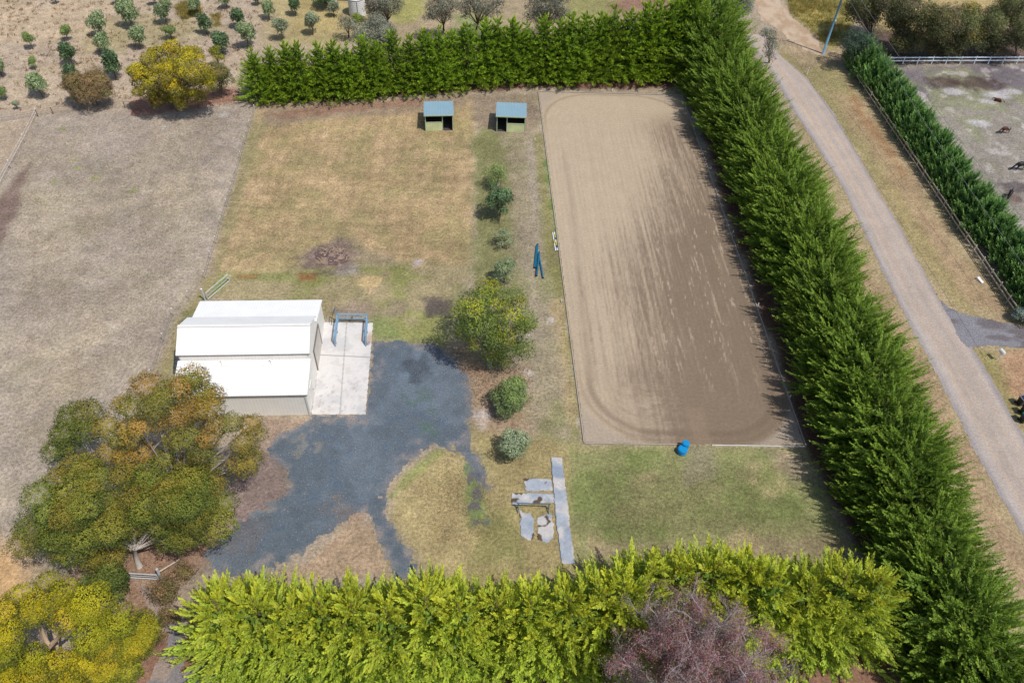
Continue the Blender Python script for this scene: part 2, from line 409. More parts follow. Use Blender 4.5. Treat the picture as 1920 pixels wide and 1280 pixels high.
    zone(drive, (140, 134, 128), 1.1, .5, .75)
    # bare earth at lower left near the drive
    zone([(440, 880), (500, 850), (530, 900), (540, 930), (470, 980), (420, 990)], (152, 132, 126), .6, .6, .9)
    zone([(500, 782), (584, 784), (582, 800), (530, 830), (490, 850), (470, 800)], (172, 150, 132), .5, .4, .9)
    zone([(560, 1060), (640, 980), (700, 985), (730, 1085), (500, 1085)], (186, 160, 132), .6, .7, .9)
    zone([(620, 935), (690, 935), (690, 970), (640, 985)], (186, 156, 130), .5, .5, .7)
    # under the big gums
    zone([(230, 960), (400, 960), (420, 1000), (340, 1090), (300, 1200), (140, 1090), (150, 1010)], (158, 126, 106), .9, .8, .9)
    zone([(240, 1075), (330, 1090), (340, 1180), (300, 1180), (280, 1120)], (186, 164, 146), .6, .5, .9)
    # leaf litter along the hedges
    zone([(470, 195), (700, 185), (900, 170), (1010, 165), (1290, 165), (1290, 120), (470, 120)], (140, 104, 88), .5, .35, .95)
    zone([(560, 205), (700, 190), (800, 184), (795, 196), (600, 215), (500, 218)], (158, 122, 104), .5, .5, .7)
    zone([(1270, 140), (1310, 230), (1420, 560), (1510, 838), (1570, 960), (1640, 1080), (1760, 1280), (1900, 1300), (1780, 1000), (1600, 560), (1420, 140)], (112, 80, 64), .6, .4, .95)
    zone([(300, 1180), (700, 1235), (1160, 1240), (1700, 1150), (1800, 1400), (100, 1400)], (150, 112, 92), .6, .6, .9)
    # right verge, roadside and far fields
    zone([(1440, 90), (1560, 60), (1700, 260), (1860, 520), (2000, 640), (2300, 1300), (1930, 1300), (1700, 760), (1560, 420)], (178, 160, 126), 1, .6)
    zone([(1460, 100), (1560, 100), (1700, 330), (1640, 340), (1540, 190)], (158, 148, 104), 1, .9, .85)
    zone([(1430, 60), (1560, 50), (1600, 130), (1500, 120)], (176, 154, 128), .8, .9, .7)
    zone([(1560, 170), (1620, 190), (1800, 480), (1900, 600), (1800, 560), (1640, 300)], (182, 154, 124), 1.2, .9, .7)
    zone([(1590, 150), (1620, 210), (1700, 320), (1690, 330), (1600, 200)], (170, 128, 92), .6, .6, .6)
    zone([(1640, 320), (1690, 360), (1830, 590), (1790, 580), (1700, 450)], (166, 152, 104), .6, .6, .6)
    zone([(1560, 480), (1620, 480), (1760, 720), (1930, 1050), (1960, 1150), (1900, 1100), (1700, 720)], (178, 152, 122), .8, .6, .8)
    zone([(1830, 655), (1870, 660), (1910, 760), (1960, 860), (1900, 780), (1840, 690)], (156, 146, 92), .5, .6, .7)
    zone([(1870, 660), (1980, 650), (1990, 800), (1900, 740)], (188, 148, 118), .8, .6, .8)
    zone([(1440, -60), (1600, -60), (1600, 60), (1560, 95), (1490, 35)], (164, 152, 92), .8, .6)
    zone([(1440, -60), (1600, -60), (1600, 60), (1560, 95), (1490, 35)], (184, 166, 98), .8, .8, .7, patch=(.5, .65, .3, 9.))
    zone([(1600, -80), (2200, -80), (2200, 30), (1640, 70)], (190, 168, 120), 1.2, .8)
    zone([(1640, 60), (2300, 40), (2300, 118), (1670, 122)], (104, 84, 78), .8, .6, .85)
    fp = [(1670, 124), (2400, 110), (2600, 800), (1940, 560), (1860, 440), (1760, 300)]
    zone(fp, (158, 150, 140), .5, .3)
    zone([(1670, 124), (2400, 112), (2400, 190), (1900, 188), (1720, 200)], (122, 114, 120), 1.5, .8, .9)
    zone(fp, (150, 152, 116), 1, .6, .7, patch=(.47, .62, .2, 50.))
    zone(fp, (205, 196, 190), 1, .6, .6, patch=(.60, .70, .6, 51.))
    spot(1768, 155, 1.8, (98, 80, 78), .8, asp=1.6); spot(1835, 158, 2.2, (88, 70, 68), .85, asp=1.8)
    for q in ((1790, 172, 1.0), (1870, 178, 1.2), (1850, 190, .8), (1836, 230, 1.0), (1900, 172, .8)): spot(*q, (206, 200, 204), .75, asp=1.8)
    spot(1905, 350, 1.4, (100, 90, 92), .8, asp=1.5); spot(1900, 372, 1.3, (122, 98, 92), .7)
    # scars: mound of ash, dark patches, sand
    spot(820, 577, 1.7, (92, 82, 84), .85, asp=1.5); spot(695, 530, 1.0, (222, 192, 142), .75, asp=1.4)
    spot(697, 545, .7, (206, 176, 140), .6); spot(783, 492, .6, (196, 184, 188), .7)
    spot(650, 505, .9, (178, 168, 166), .7, asp=1.4); spot(745, 580, 1.5, (148, 134, 118), .5); spot(665, 578, 1.4, (160, 140, 128), .7, asp=1.5)
    spot(620, 478, 2.6, (138, 118, 112), .8, asp=1.3)
    spot(1033, 600, .5, (206, 196, 190), .7)
    for q in ((118, 242), (139, 300), (147, 315), (178, 333), (100, 340), (250, 358)): spot(*q, .5, (160, 168, 98), .6)
    for q in ((310, 240), (420, 215), (345, 215)): spot(*q, .6, (206, 200, 196), .6)
    # mottling everywhere
    n4 = fbm(X, Y, 2.3, 2, 61.) - .5
    v = 1 + .20 * n2 * 2 + .16 * n3 * 2 + .10 * n1 + .16 * n4 * 2
    Pc = wp(cp); v = v * np.where(sdist(X, Y, Pc) < 0, 1 + .05 * np.sin(Y * 5.2 + n2 * 5) * smooth(85, 75, Y) + .05 * np.sin(X * 4.2 + n2 * 6), 1)
    C *= v[..., None]
    g = smooth(.5, .72, fbm(X, Y, .5, 4, 77.))[..., None] * .12
    C[:] = C * (1 - g) + C * np.array([.86, 1.0, .72]) * g
    return np.clip(C, .01, .8)
def axis(lo, hi, st, far):
    a = np.arange(lo, hi + st / 2, st)
    e = st * np.cumsum(1.28 ** np.arange(1, 40)); e = e[e < far]
    return np.concatenate([(lo - e)[::-1], a, hi + e])
gx = axis(-92, 94, 0.3, 2500); gy = axis(8, 142, 0.3, 3000)
X, Y = np.meshgrid(gx, gy)
Zg = np.zeros_like(X)
V = np.stack([X.ravel(), Y.ravel(), Zg.ravel()], 1)
nx, ny = len(gx), len(gy)
i = np.arange((ny - 1) * (nx - 1)); r_ = i // (nx - 1); c_ = i % (nx - 1); b0 = r_ * nx + c_
F = np.stack([b0, b0 + 1, b0 + nx + 1, b0 + nx], 1)
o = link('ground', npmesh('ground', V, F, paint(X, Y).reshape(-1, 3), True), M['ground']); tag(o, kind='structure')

def sheet(name, poly, z, res, colf, mat, ragged=0.25, kind='structure', rs=0.8):
    """flat sheet with a ragged natural outline"""
    P = np.asarray(poly); lo = P.min(0) - 1; hi = P.max(0) + 1
    ax = np.arange(lo[0], hi[0], res); ay = np.arange(lo[1], hi[1], res)
    X, Y = np.meshgrid(ax, ay)
    d = sdist(X, Y, poly)
    dd = d + (fbm(X, Y, rs, 4, 5.) - .5) * ragged * 4
    keep = (dd < 0)
    n = len(ax); q = keep[:-1, :-1] & keep[1:, :-1] & keep[:-1, 1:] & keep[1:, 1:]
    rr, cc = np.nonzero(q); b0 = rr * n + cc
    F = np.stack([b0, b0 + 1, b0 + n + 1, b0 + n], 1)
    used = np.zeros(X.size, bool); used[F.ravel()] = True
    idx = np.cumsum(used) - 1
    V = np.stack([X.ravel(), Y.ravel(), np.full(X.size, z)], 1)[used]
    C = colf(X, Y, d).reshape(-1, 3)[used]
    o = link(name, npmesh(name, V, idx[F], C, True), mat); tag(o, kind=kind)
    return o
def mixc(a, b, t):
    t = t[..., None]; return a * (1 - t) + b * t

# ------------------------------------------------------------ arena
A_TL, A_TR, A_BR, A_BL = (np.array(G(*p)[:2]) for p in ((1010, 173), (1278, 180), (1509, 836), (1096, 830)))
def arena_uv(X, Y):
    # rectangle frame: u across 0..20, v along 0..58.6 from the lower edge
    ex = (A_BR - A_BL) / 20.0; ey = (A_TL - A_BL) / 58.6
    det = ex[0] * ey[1] - ex[1] * ey[0]
    dx = X - A_BL[0]; dy = Y - A_BL[1]
    return (dx * ey[1] - dy * ey[0]) / det, (ex[0] * dy - ex[1] * dx) / det
def arena_col(X, Y, d):
    u, v = arena_uv(X, Y)
    # racetrack distance from the rail
    cu = np.abs(u - 10); cv = np.abs(v - 29.3); rc = 7.0
    qx = np.maximum(cu - (10 - rc), 0); qy = np.maximum(cv - (29.3 - rc), 0)
    ins = rc - np.where((qx > 0) & (qy > 0), np.hypot(qx, qy), np.maximum(qx, qy) + 0 * qx)
    ins = np.where((cu <= 10 - rc) & (cv <= 29.3 - rc), rc + np.minimum(10 - rc - cu, 29.3 - rc - cv), ins)
    s = fbm(u + 0 * v, v * .06, 1.6, 4, 3.) - .5            # long streaks
    s2 = fbm(u, v * .035, 4.5, 3, 13.) - .5
    # along-track streaks follow the loop near the ends
    lt = np.stack([ins], 0)[0]
    ang = np.arctan2(v - np.clip(v, rc, 58.6 - rc), u - 10)
    s3 = fbm(lt * 1.0, ang * 3 + v * .05, 3.0, 4, 21.) - .5
    endz = smooth(13, 3, np.minimum(v, 58.6 - v))
    st = (s * 1.0 + s2 * .9) * (1 - endz) + s3 * .55 * endz
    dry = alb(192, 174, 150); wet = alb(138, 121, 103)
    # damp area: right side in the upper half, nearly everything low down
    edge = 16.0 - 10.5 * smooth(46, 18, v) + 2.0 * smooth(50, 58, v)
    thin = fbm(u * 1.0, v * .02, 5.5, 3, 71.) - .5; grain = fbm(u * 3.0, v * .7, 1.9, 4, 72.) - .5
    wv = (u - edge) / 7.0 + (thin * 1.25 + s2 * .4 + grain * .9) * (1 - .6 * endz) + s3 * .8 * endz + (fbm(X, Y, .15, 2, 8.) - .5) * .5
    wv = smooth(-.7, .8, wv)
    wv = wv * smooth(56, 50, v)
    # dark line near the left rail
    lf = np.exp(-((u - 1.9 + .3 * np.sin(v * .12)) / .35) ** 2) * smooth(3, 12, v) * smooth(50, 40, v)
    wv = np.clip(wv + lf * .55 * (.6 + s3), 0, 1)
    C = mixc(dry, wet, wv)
    # combed drier ridges inside the damp part
    rid = smooth(.10, .24, s2 + .3 * s) * wv * (1 - endz) * smooth(.30, .55, fbm(u * .8, v * .25, 1.2, 3, 44.))
    C = mixc(C, alb(190, 170, 146), rid * .55)
    dash = smooth(.16, .24, fbm(u, v * .05, 7.0, 3, 91.) - .5) * smooth(.45, .6, fbm(u * 1.5, v * .6, .9, 3, 93.)) * wv * (1 - endz)
    C = mixc(C, alb(196, 178, 154), dash * .7)
    C = C * (1 + .10 * st + .10 * grain)[..., None]
    # fine harrow lines
    ph = np.minimum(np.minimum(u, 20 - u), ins)
    C = C * (1 + .055 * np.sin(ph * 2 * np.pi / .55 + s * 8) * (.5 + grain))[..., None]
    # outer corners stay pale and smooth, with arcs
    cr = smooth(.15, -.8, ins)
    C = mixc(C, alb(178, 163, 146), cr * .85)
    arc = np.exp(-((ins - .35) / .25) ** 2); C = mixc(C, alb(132, 112, 92), arc * .4 * endz)
    arc = np.exp(-((ins - 1.2) / .35) ** 2) * smooth(12, 6, v); C = mixc(C, alb(122, 104, 86), arc * .55)
    sw = smooth(1.2, .4, np.abs(u - 10.7)) * smooth(4.5, 3.8, v)            # swept entry
    C = mixc(C, alb(150, 130, 110), sw * .7)
    return np.clip(C, .02, .8)
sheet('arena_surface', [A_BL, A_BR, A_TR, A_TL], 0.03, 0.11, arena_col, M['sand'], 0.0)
def rail(name, a, b, label, hgt=.13, th=.08, mat=None, posts=True, z0=0.0):
    a = Vector((a[0], a[1], 0)); b = Vector((b[0], b[1], 0)); L = (b - a).length
    e = empty(name, a); tag(e, label, 'arena edging', 'edging boards around the arena')
    d = b - a
    m = MB(); m.beam((0, 0, z0 + hgt / 2), (d.x, d.y, z0 + hgt / 2), th, hgt); m.build('board', mat or M['greytimber'], e)
    if posts:
        n = max(2, int(L / 3)); side = Vector((-d.y, d.x, 0)).normalized() * (th * .5 + .05)
        if (a + side).x * 1 and False: pass
        for k in range(n + 1):
            p = d * (k / n) * .995 + side * (1 if name else 1)
            q = MB(); q.box((p.x, p.y, (hgt + .04) / 2), (.09, .09, hgt + .04)); q.build('peg', M['greytimber'], e)
    return e
M['paleboard'] = plain('pale_board', alb(225, 222, 216), .7)
M['edge'] = plain('weathered_edging', alb(182, 172, 160), .8, var=.12, scale=2)
lr = lambda t: A_BL * (1 - t) + A_BR * t
tl0 = A_TL; off = np.array((-.06, .0))
rail('arena_board', A_BL + off, A_TL + off, 'long pale timber edging board on the shed side of the arena', mat=M['edge'], posts=False)
rail('arena_board', A_TL + (0, .08), A_TR + (0, .08), 'pale edging board at the far end of the arena below the tall green hedge', mat=M['edge'], posts=False)
rail('arena_board', A_TR + (.08, 0), A_BR + (.08, 0), 'long edging board on the shaded hedge side of the arena', mat=M['edge'], posts=False)
rail('arena_board', lr(0) - (0, .1), lr(.47) - (0, .1), 'near-end arena edging board left of the entry gap beside the blue barrel', mat=M['edge'], posts=False)
rail('arena_board', lr(.575) - (0, .1), lr(1) - (0, .1), 'near-end arena edging board right of the entry gap towards the hedge', mat=M['paleboard'], posts=False)

# ------------------------------------------------------------ gravel drive, road, tracks
def drive_col(X, Y, d):
    n = fbm(X, Y, .3, 4, 2.); n2 = fbm(X, Y, 1.2, 4, 6.)
    C = np.empty(X.shape + (3,)); C[:] = alb(103, 114, 124)
    C = mixc(C, alb(84, 100, 118), smooth(.52, .70, n2) * .5)
    C = mixc(C, alb(126, 138, 150), smooth(.50, .3, n) * .4)
    C = mixc(C, alb(146, 138, 132), smooth(.60, .72, n2) * .35 * smooth(-3., 0, d) + smooth(-1.2, .4, d + (n2 - .5) * 3) * .55)
    for (px, py, r, c, s) in ((775, 690, 2.2, (62, 70, 80), .5), (640, 950, 1.3, (140, 128, 120), .5), (450, 1010, 2.5, (120, 116, 118), .55), (575, 835, 1.1, (150, 148, 140), .6), (790, 755, 1.2, (88, 116, 100), .4), (800, 800, 1.0, (92, 122, 100), .4)):
        g = G(px, py); q = np.hypot(X - g[0], Y - g[1]) + (n2 - .5) * 4
        C = mixc(C, alb(*c), smooth(r, r * .3, q) * s)
    return np.clip(C * (1 + (n2 - .5) * .4)[..., None], .01, .8)
sheet('driveway', wp(drive), 0.012, 0.13, drive_col, M['gravel'], 0.34, rs=1.7)
tong = [(872, 868), (885, 860), (910, 905), (905, 945), (912, 982), (884, 990), (878, 930)]
def tong_col(X, Y, d): return mixc(alb(112, 112, 114), alb(128, 150, 92), smooth(.42, .6, fbm(X, Y, .9, 3, 4.)))
sheet('driveway', wp(tong), 0.008, 0.13, tong_col, M['gravel'], 0.5, rs=1.6)
trk = [(252, 1090), (290, 1100), (305, 1140), (355, 1180), (350, 1250), (700, 1262), (740, 1282), (700, 1400), (180, 1400), (275, 1280), (310, 1190), (270, 1130)]
sheet('gravel_track', wp(trk), 0.009, 0.16, lambda X, Y, d: mixc(alb(140, 134, 134), alb(170, 150, 136), smooth(.45, .62, fbm(X, Y, .5, 4, 7.)) * .8 + smooth(-.6, .2, d) * .2), M['gravel'], 0.3)
# main road
RL = [(1390, 60), (1443, 132), (1482, 202), (1535, 282), (1582, 356), (1616, 430), (1680, 564), (1750, 692), (1829, 850), (1920, 1014), (2020, 1200)]
RR = [(1440, 68), (1462, 101), (1515, 148), (1566, 215), (1603, 279), (1650, 363), (1692, 430), (1750, 541), (1790, 605), (1824, 650), (1865, 719), (1920, 816), (2120, 1180)]
road_poly = wp(RL) + wp(RR)[::-1]
RLw = np.array(wp(RL)); RRw = np.array(wp(RR))
def road_col(X, Y, d):
    o1 = np.argsort(RLw[:, 1]); o2 = np.argsort(RRw[:, 1])
    xl = np.interp(Y, RLw[o1, 1], RLw[o1, 0]); xr = np.interp(Y, RRw[o2, 1], RRw[o2, 0])
    u = (X - xl) / (xr - xl)
    n = fbm(u * 6, Y * .05, 1.5, 4, 3.) - .5; n2 = fbm(X, Y, .5, 4, 31.) - .5
    C = np.empty(X.shape + (3,)); C[:] = alb(186, 174, 166)
    C = mixc(C, alb(146, 144, 150), smooth(.16, .04, u + n * .12) * .7)
    C = mixc(C, alb(154, 148, 150), smooth(.88, .97, u + n * .1) * .8)
    for c, wd, s in ((.30, .035, .8), (.46, .05, .7), (.70, .04, .65), (.84, .03, .4)):
        C = mixc(C, alb(202, 178, 156), np.exp(-((u - c + n * .06) / wd) ** 2) * min(1, s * 1.2) * smooth(-.45, .05, n + n2 + .12))
    C = mixc(C, alb(182, 168, 156), smooth(.2, .35, u) * smooth(.85, .7, u) * smooth(90, 50, Y) * .6)
    C = mixc(C, alb(196, 170, 140), smooth(-.35, .1, d) * .3)
    return np.clip(C * (1 + n * .22 + n2 * .16)[..., None], .02, .8)
sheet('gravel_road', road_poly, 0.016, 0.16, road_col, M['road'], 0.10)
br = [(1750, 541), (1777, 574), (1800, 585), (1824, 592), (1870, 602), (1920, 613), (2020, 622), (2020, 668), (1920, 652), (1870, 650), (1835, 650), (1815, 652), (1800, 640)]
def br_col(X, Y, d):
    n = fbm(X * .5, Y * 1.6, .8, 4, 12.)
    return mixc(alb(142, 140, 146), alb(112, 104, 106), smooth(.45, .62, n) * .8)
sheet('side_track', wp(br), 0.0205, 0.15, br_col, M['gravel'], 0.12)
dt = [(1400, -60), (1438, -30), (1492, 38), (1530, 72), (1550, 100), (1535, 106), (1505, 92), (1470, 70), (1450, 50), (1430, 40), (1415, 10)]
sheet('dirt_track', wp(dt), 0.010, 0.18, lambda X, Y, d: mixc(alb(204, 182, 158), alb(186, 160, 132), smooth(.4, .65, fbm(X, Y * .6, .8, 4, 5.))), M['road'], 0.35)

# ------------------------------------------------------------ concrete
def slab(name, px, h, mat, colf=None, ragged=0.0, z0=0.0):
    """thin solid slab: ragged coloured top sheet on a low skirt"""
    P = np.asarray(wp(px)); lo = P.min(0) - .5; hi = P.max(0) + .5; res = .07
    ax = np.arange(lo[0], hi[0], res); ay = np.arange(lo[1], hi[1], res); X, Y = np.meshgrid(ax, ay)
    d = sdist(X, Y, P) + (fbm(X, Y, 2.2, 3, 5.) - .5) * ragged * 3
    kp = d < 0; n = len(ax); q = kp[:-1, :-1] & kp[1:, :-1] & kp[:-1, 1:] & kp[1:, 1:]
    rr, cc = np.nonzero(q); b0 = rr * n + cc
    F = np.stack([b0, b0 + 1, b0 + n + 1, b0 + n], 1)
    # skirt from boundary edges
    E = np.concatenate([F[:, [0, 1]], F[:, [1, 2]], F[:, [2, 3]], F[:, [3, 0]]]); key = np.sort(E, 1); k = key[:, 0].astype(np.int64) * X.size + key[:, 1]
    u, inv, cnt = np.unique(k, return_inverse=True, return_counts=True); be = E[cnt[inv] == 1]
    N = X.size
    S = np.stack([be[:, 0], be[:, 0] + N, be[:, 1] + N, be[:, 1]], 1)
    A = np.concatenate([F, S])
    V = np.concatenate([np.stack([X.ravel(), Y.ravel(), np.full(N, z0 + h)], 1), np.stack([X.ravel(), Y.ravel(), np.full(N, 0.0)], 1)])
    C = (colf(X, Y) if colf else np.tile(alb(215, 208, 204), (N, 1)).reshape(X.shape + (3,))).reshape(-1, 3); C = np.concatenate([C, C])
    used = np.zeros(2 * N, bool); used[A.ravel()] = True; idx = np.cumsum(used) - 1
    return link(name, npmesh(name, V[used], idx[A], C[used]), mat)
def apron_col(X, Y):
    n = fbm(X, Y, .6, 4, 3.); C = np.empty(X.shape + (3,)); C[:] = alb(228, 224, 220)
    C = mixc(C, alb(206, 204, 204), smooth(.5, .7, n) * .7); C = mixc(C, alb(206, 196, 186), smooth(.6, .75, fbm(X, Y, 1.3, 4, 9.)) * .4)
    g = G(693, 635); C = mixc(C, alb(190, 160, 138), smooth(1.0, .2, np.hypot((X - g[0]) * 1.8, (Y - g[1]) * .8)) * .8)
    a = G(646, 668); b = G(690, 668); c1 = G(650, 607); c2 = G(643, 700); 
    jl = np.abs(Y - a[1]); C = mixc(C, alb(150, 146, 142), smooth(.07, .03, jl) * .7)
    t = (Y - c2[1]) / (c1[1] - c2[1]); jx = np.abs(X - (c2[0] + (c1[0] - c2[0]) * t)); C = mixc(C, alb(150, 146, 142), smooth(.07, .03, jx) * .6)
    C = mixc(C, alb(176, 172, 170), smooth(.60, .74, fbm(X, Y, 3.2, 3, 19.)) * smooth(50, 44.5, Y) * .6)
    return C
o = slab('concrete_apron', [(607, 604), (700, 605.5), (686, 777.5), (583, 777.5)], .06, M['concrete'], apron_col); tag(o, kind='structure')
def old_col(seed, dirt=.55):
    def f(X, Y):
        n = fbm(X, Y, .8, 4, seed); C = np.empty(X.shape + (3,)); C[:] = alb(172, 180, 192)
        C = mixc(C, alb(204, 200, 198), smooth(.42, .6, n)); C = mixc(C, alb(146, 160, 180), smooth(.55, .7, fbm(X, Y, .5, 3, seed + 5)) * .8)
        C = mixc(C, alb(100, 84, 70), smooth(dirt, dirt + .05, fbm(X, Y, 1.1, 3, seed + 9)))
        return C
    return f
def pad(name, px, label, seed, dirt, ragged, h=.05):
    o = slab(name, px, h, M['oldconcrete'], old_col(seed, dirt), ragged); tag(o, label, 'concrete slab', 'old concrete slabs on the grass')
pad('concrete_path', [(1032, 857), (1054, 857), (1062, 920), (1066, 960), (1071, 1000), (1079, 1056), (1052, 1058), (1040, 960)], 'long weathered blue-grey concrete path strip running towards the golden hedge', 2., .9, .05, .09)
pad('concrete_pad', [(980, 896), (1034, 897), (1037, 920), (985, 921)], 'topmost small concrete slab left of the long strip, with a brown puddle stain', 11., .66, .06)
pad('concrete_pad', [(958, 923), (1039, 925), (1041, 945), (1036, 942), (960, 948)], 'pale stained concrete slab under the low blue hitching rail', 23., .57, .05)
pad('concrete_pad', [(974, 958), (992, 962), (1001, 975), (1001, 1010), (990, 1018), (976, 1004), (972, 985)], 'broken bluish concrete slab below the hitching rail, left one of the pair', 37., .62, .16, .03)
pad('concrete_pad', [(1006, 966), (1036, 962), (1039, 1010), (1025, 1019), (1007, 1012)], 'broken bluish concrete slab below the hitching rail, right one of the pair', 53., .64, .16, .03)

# ------------------------------------------------------------ foliage generators
def unit(v): return v / np.maximum(np.linalg.norm(v, axis=-1, keepdims=True), 1e-9)
def kites(B, D, L, W, col, r, tipcol=None, flip=None):
    """leaf shaped quads: base points B, directions D, lengths, widths, colours (n,3)"""
    n = len(B); D = unit(D); rnd = r.normal(size=(n, 3)) if flip is None else flip
    S = unit(np.cross(D, rnd)) * (W[:, None] / 2)
    m = B + D * (L * .45)[:, None]; t = B + D * L[:, None]
    V = np.stack([B, m + S, t, m - S], 1).reshape(-1, 3)
    C = np.repeat(col, 4, 0).reshape(n, 4, 3)
    if tipcol is not None: C[:, 2] = tipcol; C[:, 1] = C[:, 3] = (col + tipcol) / 2
    F = np.arange(4 * n).reshape(n, 4)
    return V, F, C.reshape(-1, 3)
def join(parts):
    V = []; F = []; C = []; b = 0
    for v, f, c in parts: V.append(v); F.append(f + b); C.append(c); b += len(v)
    return np.concatenate(V), np.concatenate(F), np.concatenate(C)
def conifer(seed, H, R0, profile, narm, per, el, curl, cols, tip, plen=.95, K=16, blen=2.0, bl=.30, spread=.5, upw=.3, gold=None, goldtop=0.0, leader=True, zmin=.3, gain=1.0, t0=.2, bw=.34, bias=0.0):
    """crown of arms; each arm carries feathery sprays, each spray is a row of scale-leaf blades"""
    r = np.random.default_rng(seed); cols = np.asarray(cols) * gain; tip = np.asarray(tip) * gain
    zc = []
    while len(zc) < narm:
        z = r.uniform(zmin, H * .95); rr = profile(z / H)
        if r.random() < rr * .85 + .15: zc.append(z)
    zc = np.sort(np.array(zc)); az = np.arange(narm) * 2.399 + r.normal(0, .25, narm); az = az - bias * np.sin(2 * az)
    rad = R0 * profile(zc / H) * r.uniform(.70, 1.15, narm) + .15
    out = np.stack([np.cos(az), np.sin(az), np.zeros(narm)], 1)
    e = np.radians(r.normal(el, 9, narm)) + np.radians(45) * (zc / H) ** 2.5
    bd = out * np.cos(e)[:, None] + np.array([0, 0, 1.]) * np.sin(e)[:, None]
    tipp = out * rad[:, None]; tipp[:, 2] = zc
    BL = np.minimum(rad * .95, blen)
    c = np.repeat(np.arange(narm), per); n = len(c)
    t = t0 + (1 - t0) * (np.tile(np.arange(per), narm) + r.uniform(0, 1, n)) / per; t[per - 1::per] = 1.0
    sgn = np.where(np.arange(n) % 2, 1.0, -1.0)
    side0 = unit(np.cross(bd, np.array([0, 0, 1.]) + r.normal(0, .25, (narm, 3))))
    up0 = np.cross(side0, bd)
    org = tipp[c] - bd[c] * (BL[c] * (1 - t))[:, None] + np.array([0, 0, 1.]) * (curl * BL[c] * (t - .55) ** 2)[:, None]
    sp = spread * (1.1 - t) + r.normal(0, .16, n); sp[t == 1] = 0
    ax = unit(bd[c] + side0[c] * (sgn * sp)[:, None] + up0[c] * r.normal(.05, .22, n)[:, None] + np.array([0, 0, 1.]) * (upw + curl * .5 * t)[:, None])
    pl = plen * r.uniform(.7, 1.2, n) * np.clip(.5 + .55 * profile(zc[c] / H), .45, 1) * (.75 + .35 * t)
    if leader:
        m = 22; zt = np.linspace(H * .80, H, m); lo = np.zeros((m, 3)); lo[:, 2] = zt - .35
        a = np.arange(m) * 2.4; la = np.stack([np.cos(a) * .75, np.sin(a) * .75, np.full(m, .9)], 1); la[-3:, :2] *= .15
        org = np.concatenate([org, lo]); ax = np.concatenate([ax, unit(la)]); pl = np.concatenate([pl, plen * np.linspace(.75, .45, m)]); c = np.concatenate([c, np.full(m, narm - 1)]); n += m
    k = np.tile(np.arange(K), n); pi = np.repeat(np.arange(n), K); tt = (k + .5) / K
    outn = unit(np.concatenate([org[:, :2], np.full((n, 1), 1.2)], 1) + r.normal(0, .35, (n, 3)))
    ref = unit(np.cross(ax, outn)); nrm = np.cross(ref, ax)
    A = ax[pi]
    P = org[pi] + A * (pl[pi] * tt)[:, None] + np.array([0, 0, 1.]) * (pl[pi] * .15 * tt ** 2)[:, None]
    sg = np.where(k % 2, 1.0, -1.0) * (1 - tt) ** .5
    D = A * .8 + ref[pi] * (sg * .8)[:, None] + nrm[pi] * r.normal(.15, .3, len(k))[:, None]
    L = bl * (1.15 - .55 * tt) * np.where(tt < .12, .6, 1) * r.uniform(.75, 1.25, len(k)) * (pl[pi] / plen) ** .5; W = L * bw + .015
    cp = cols[r.integers(0, len(cols), n)][pi] * r.uniform(.8, 1.2, (n, 1))[pi]
    tc = np.broadcast_to(tip, cp.shape)
    if goldtop:
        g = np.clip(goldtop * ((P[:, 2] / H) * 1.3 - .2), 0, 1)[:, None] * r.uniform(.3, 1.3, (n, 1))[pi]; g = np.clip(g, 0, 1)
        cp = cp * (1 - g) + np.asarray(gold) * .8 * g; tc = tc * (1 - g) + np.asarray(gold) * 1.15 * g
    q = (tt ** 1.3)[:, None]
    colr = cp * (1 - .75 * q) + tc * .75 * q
    FN = nrm[pi] + r.normal(0, .38, (len(k), 3))
    parts = [kites(P, D, L, W, colr, r, np.clip(colr * 1.2, 0, .85), flip=FN)]
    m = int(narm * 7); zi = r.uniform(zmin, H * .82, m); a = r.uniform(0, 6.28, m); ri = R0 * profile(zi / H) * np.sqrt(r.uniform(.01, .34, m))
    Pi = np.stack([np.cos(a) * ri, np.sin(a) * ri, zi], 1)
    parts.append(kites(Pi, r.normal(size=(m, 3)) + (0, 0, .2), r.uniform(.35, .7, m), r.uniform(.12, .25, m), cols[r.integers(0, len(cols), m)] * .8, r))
    V, F, C = join(parts); V[:, 2] = np.maximum(V[:, 2], .06)
    return npmesh('conifer_crown', V, F, np.clip(C, .003, .85))
def trunk_mesh(H, r0, n=9, wob=.1, seed=0):
    r = random.Random(seed); m = MB(); k = 6
    pts = [(r.uniform(-wob, wob) * (i > 0), r.uniform(-wob, wob) * (i > 0), H * i / k) for i in range(k + 1)]
    m.tube(pts, [r0 * (1.15 - i / k) + .02 for i in range(k + 1)], n)
    me = bpy.data.meshes.new('trunk'); me.from_pydata(m.v, [], m.f); me.update(); me.materials.append(M['bark']); return me

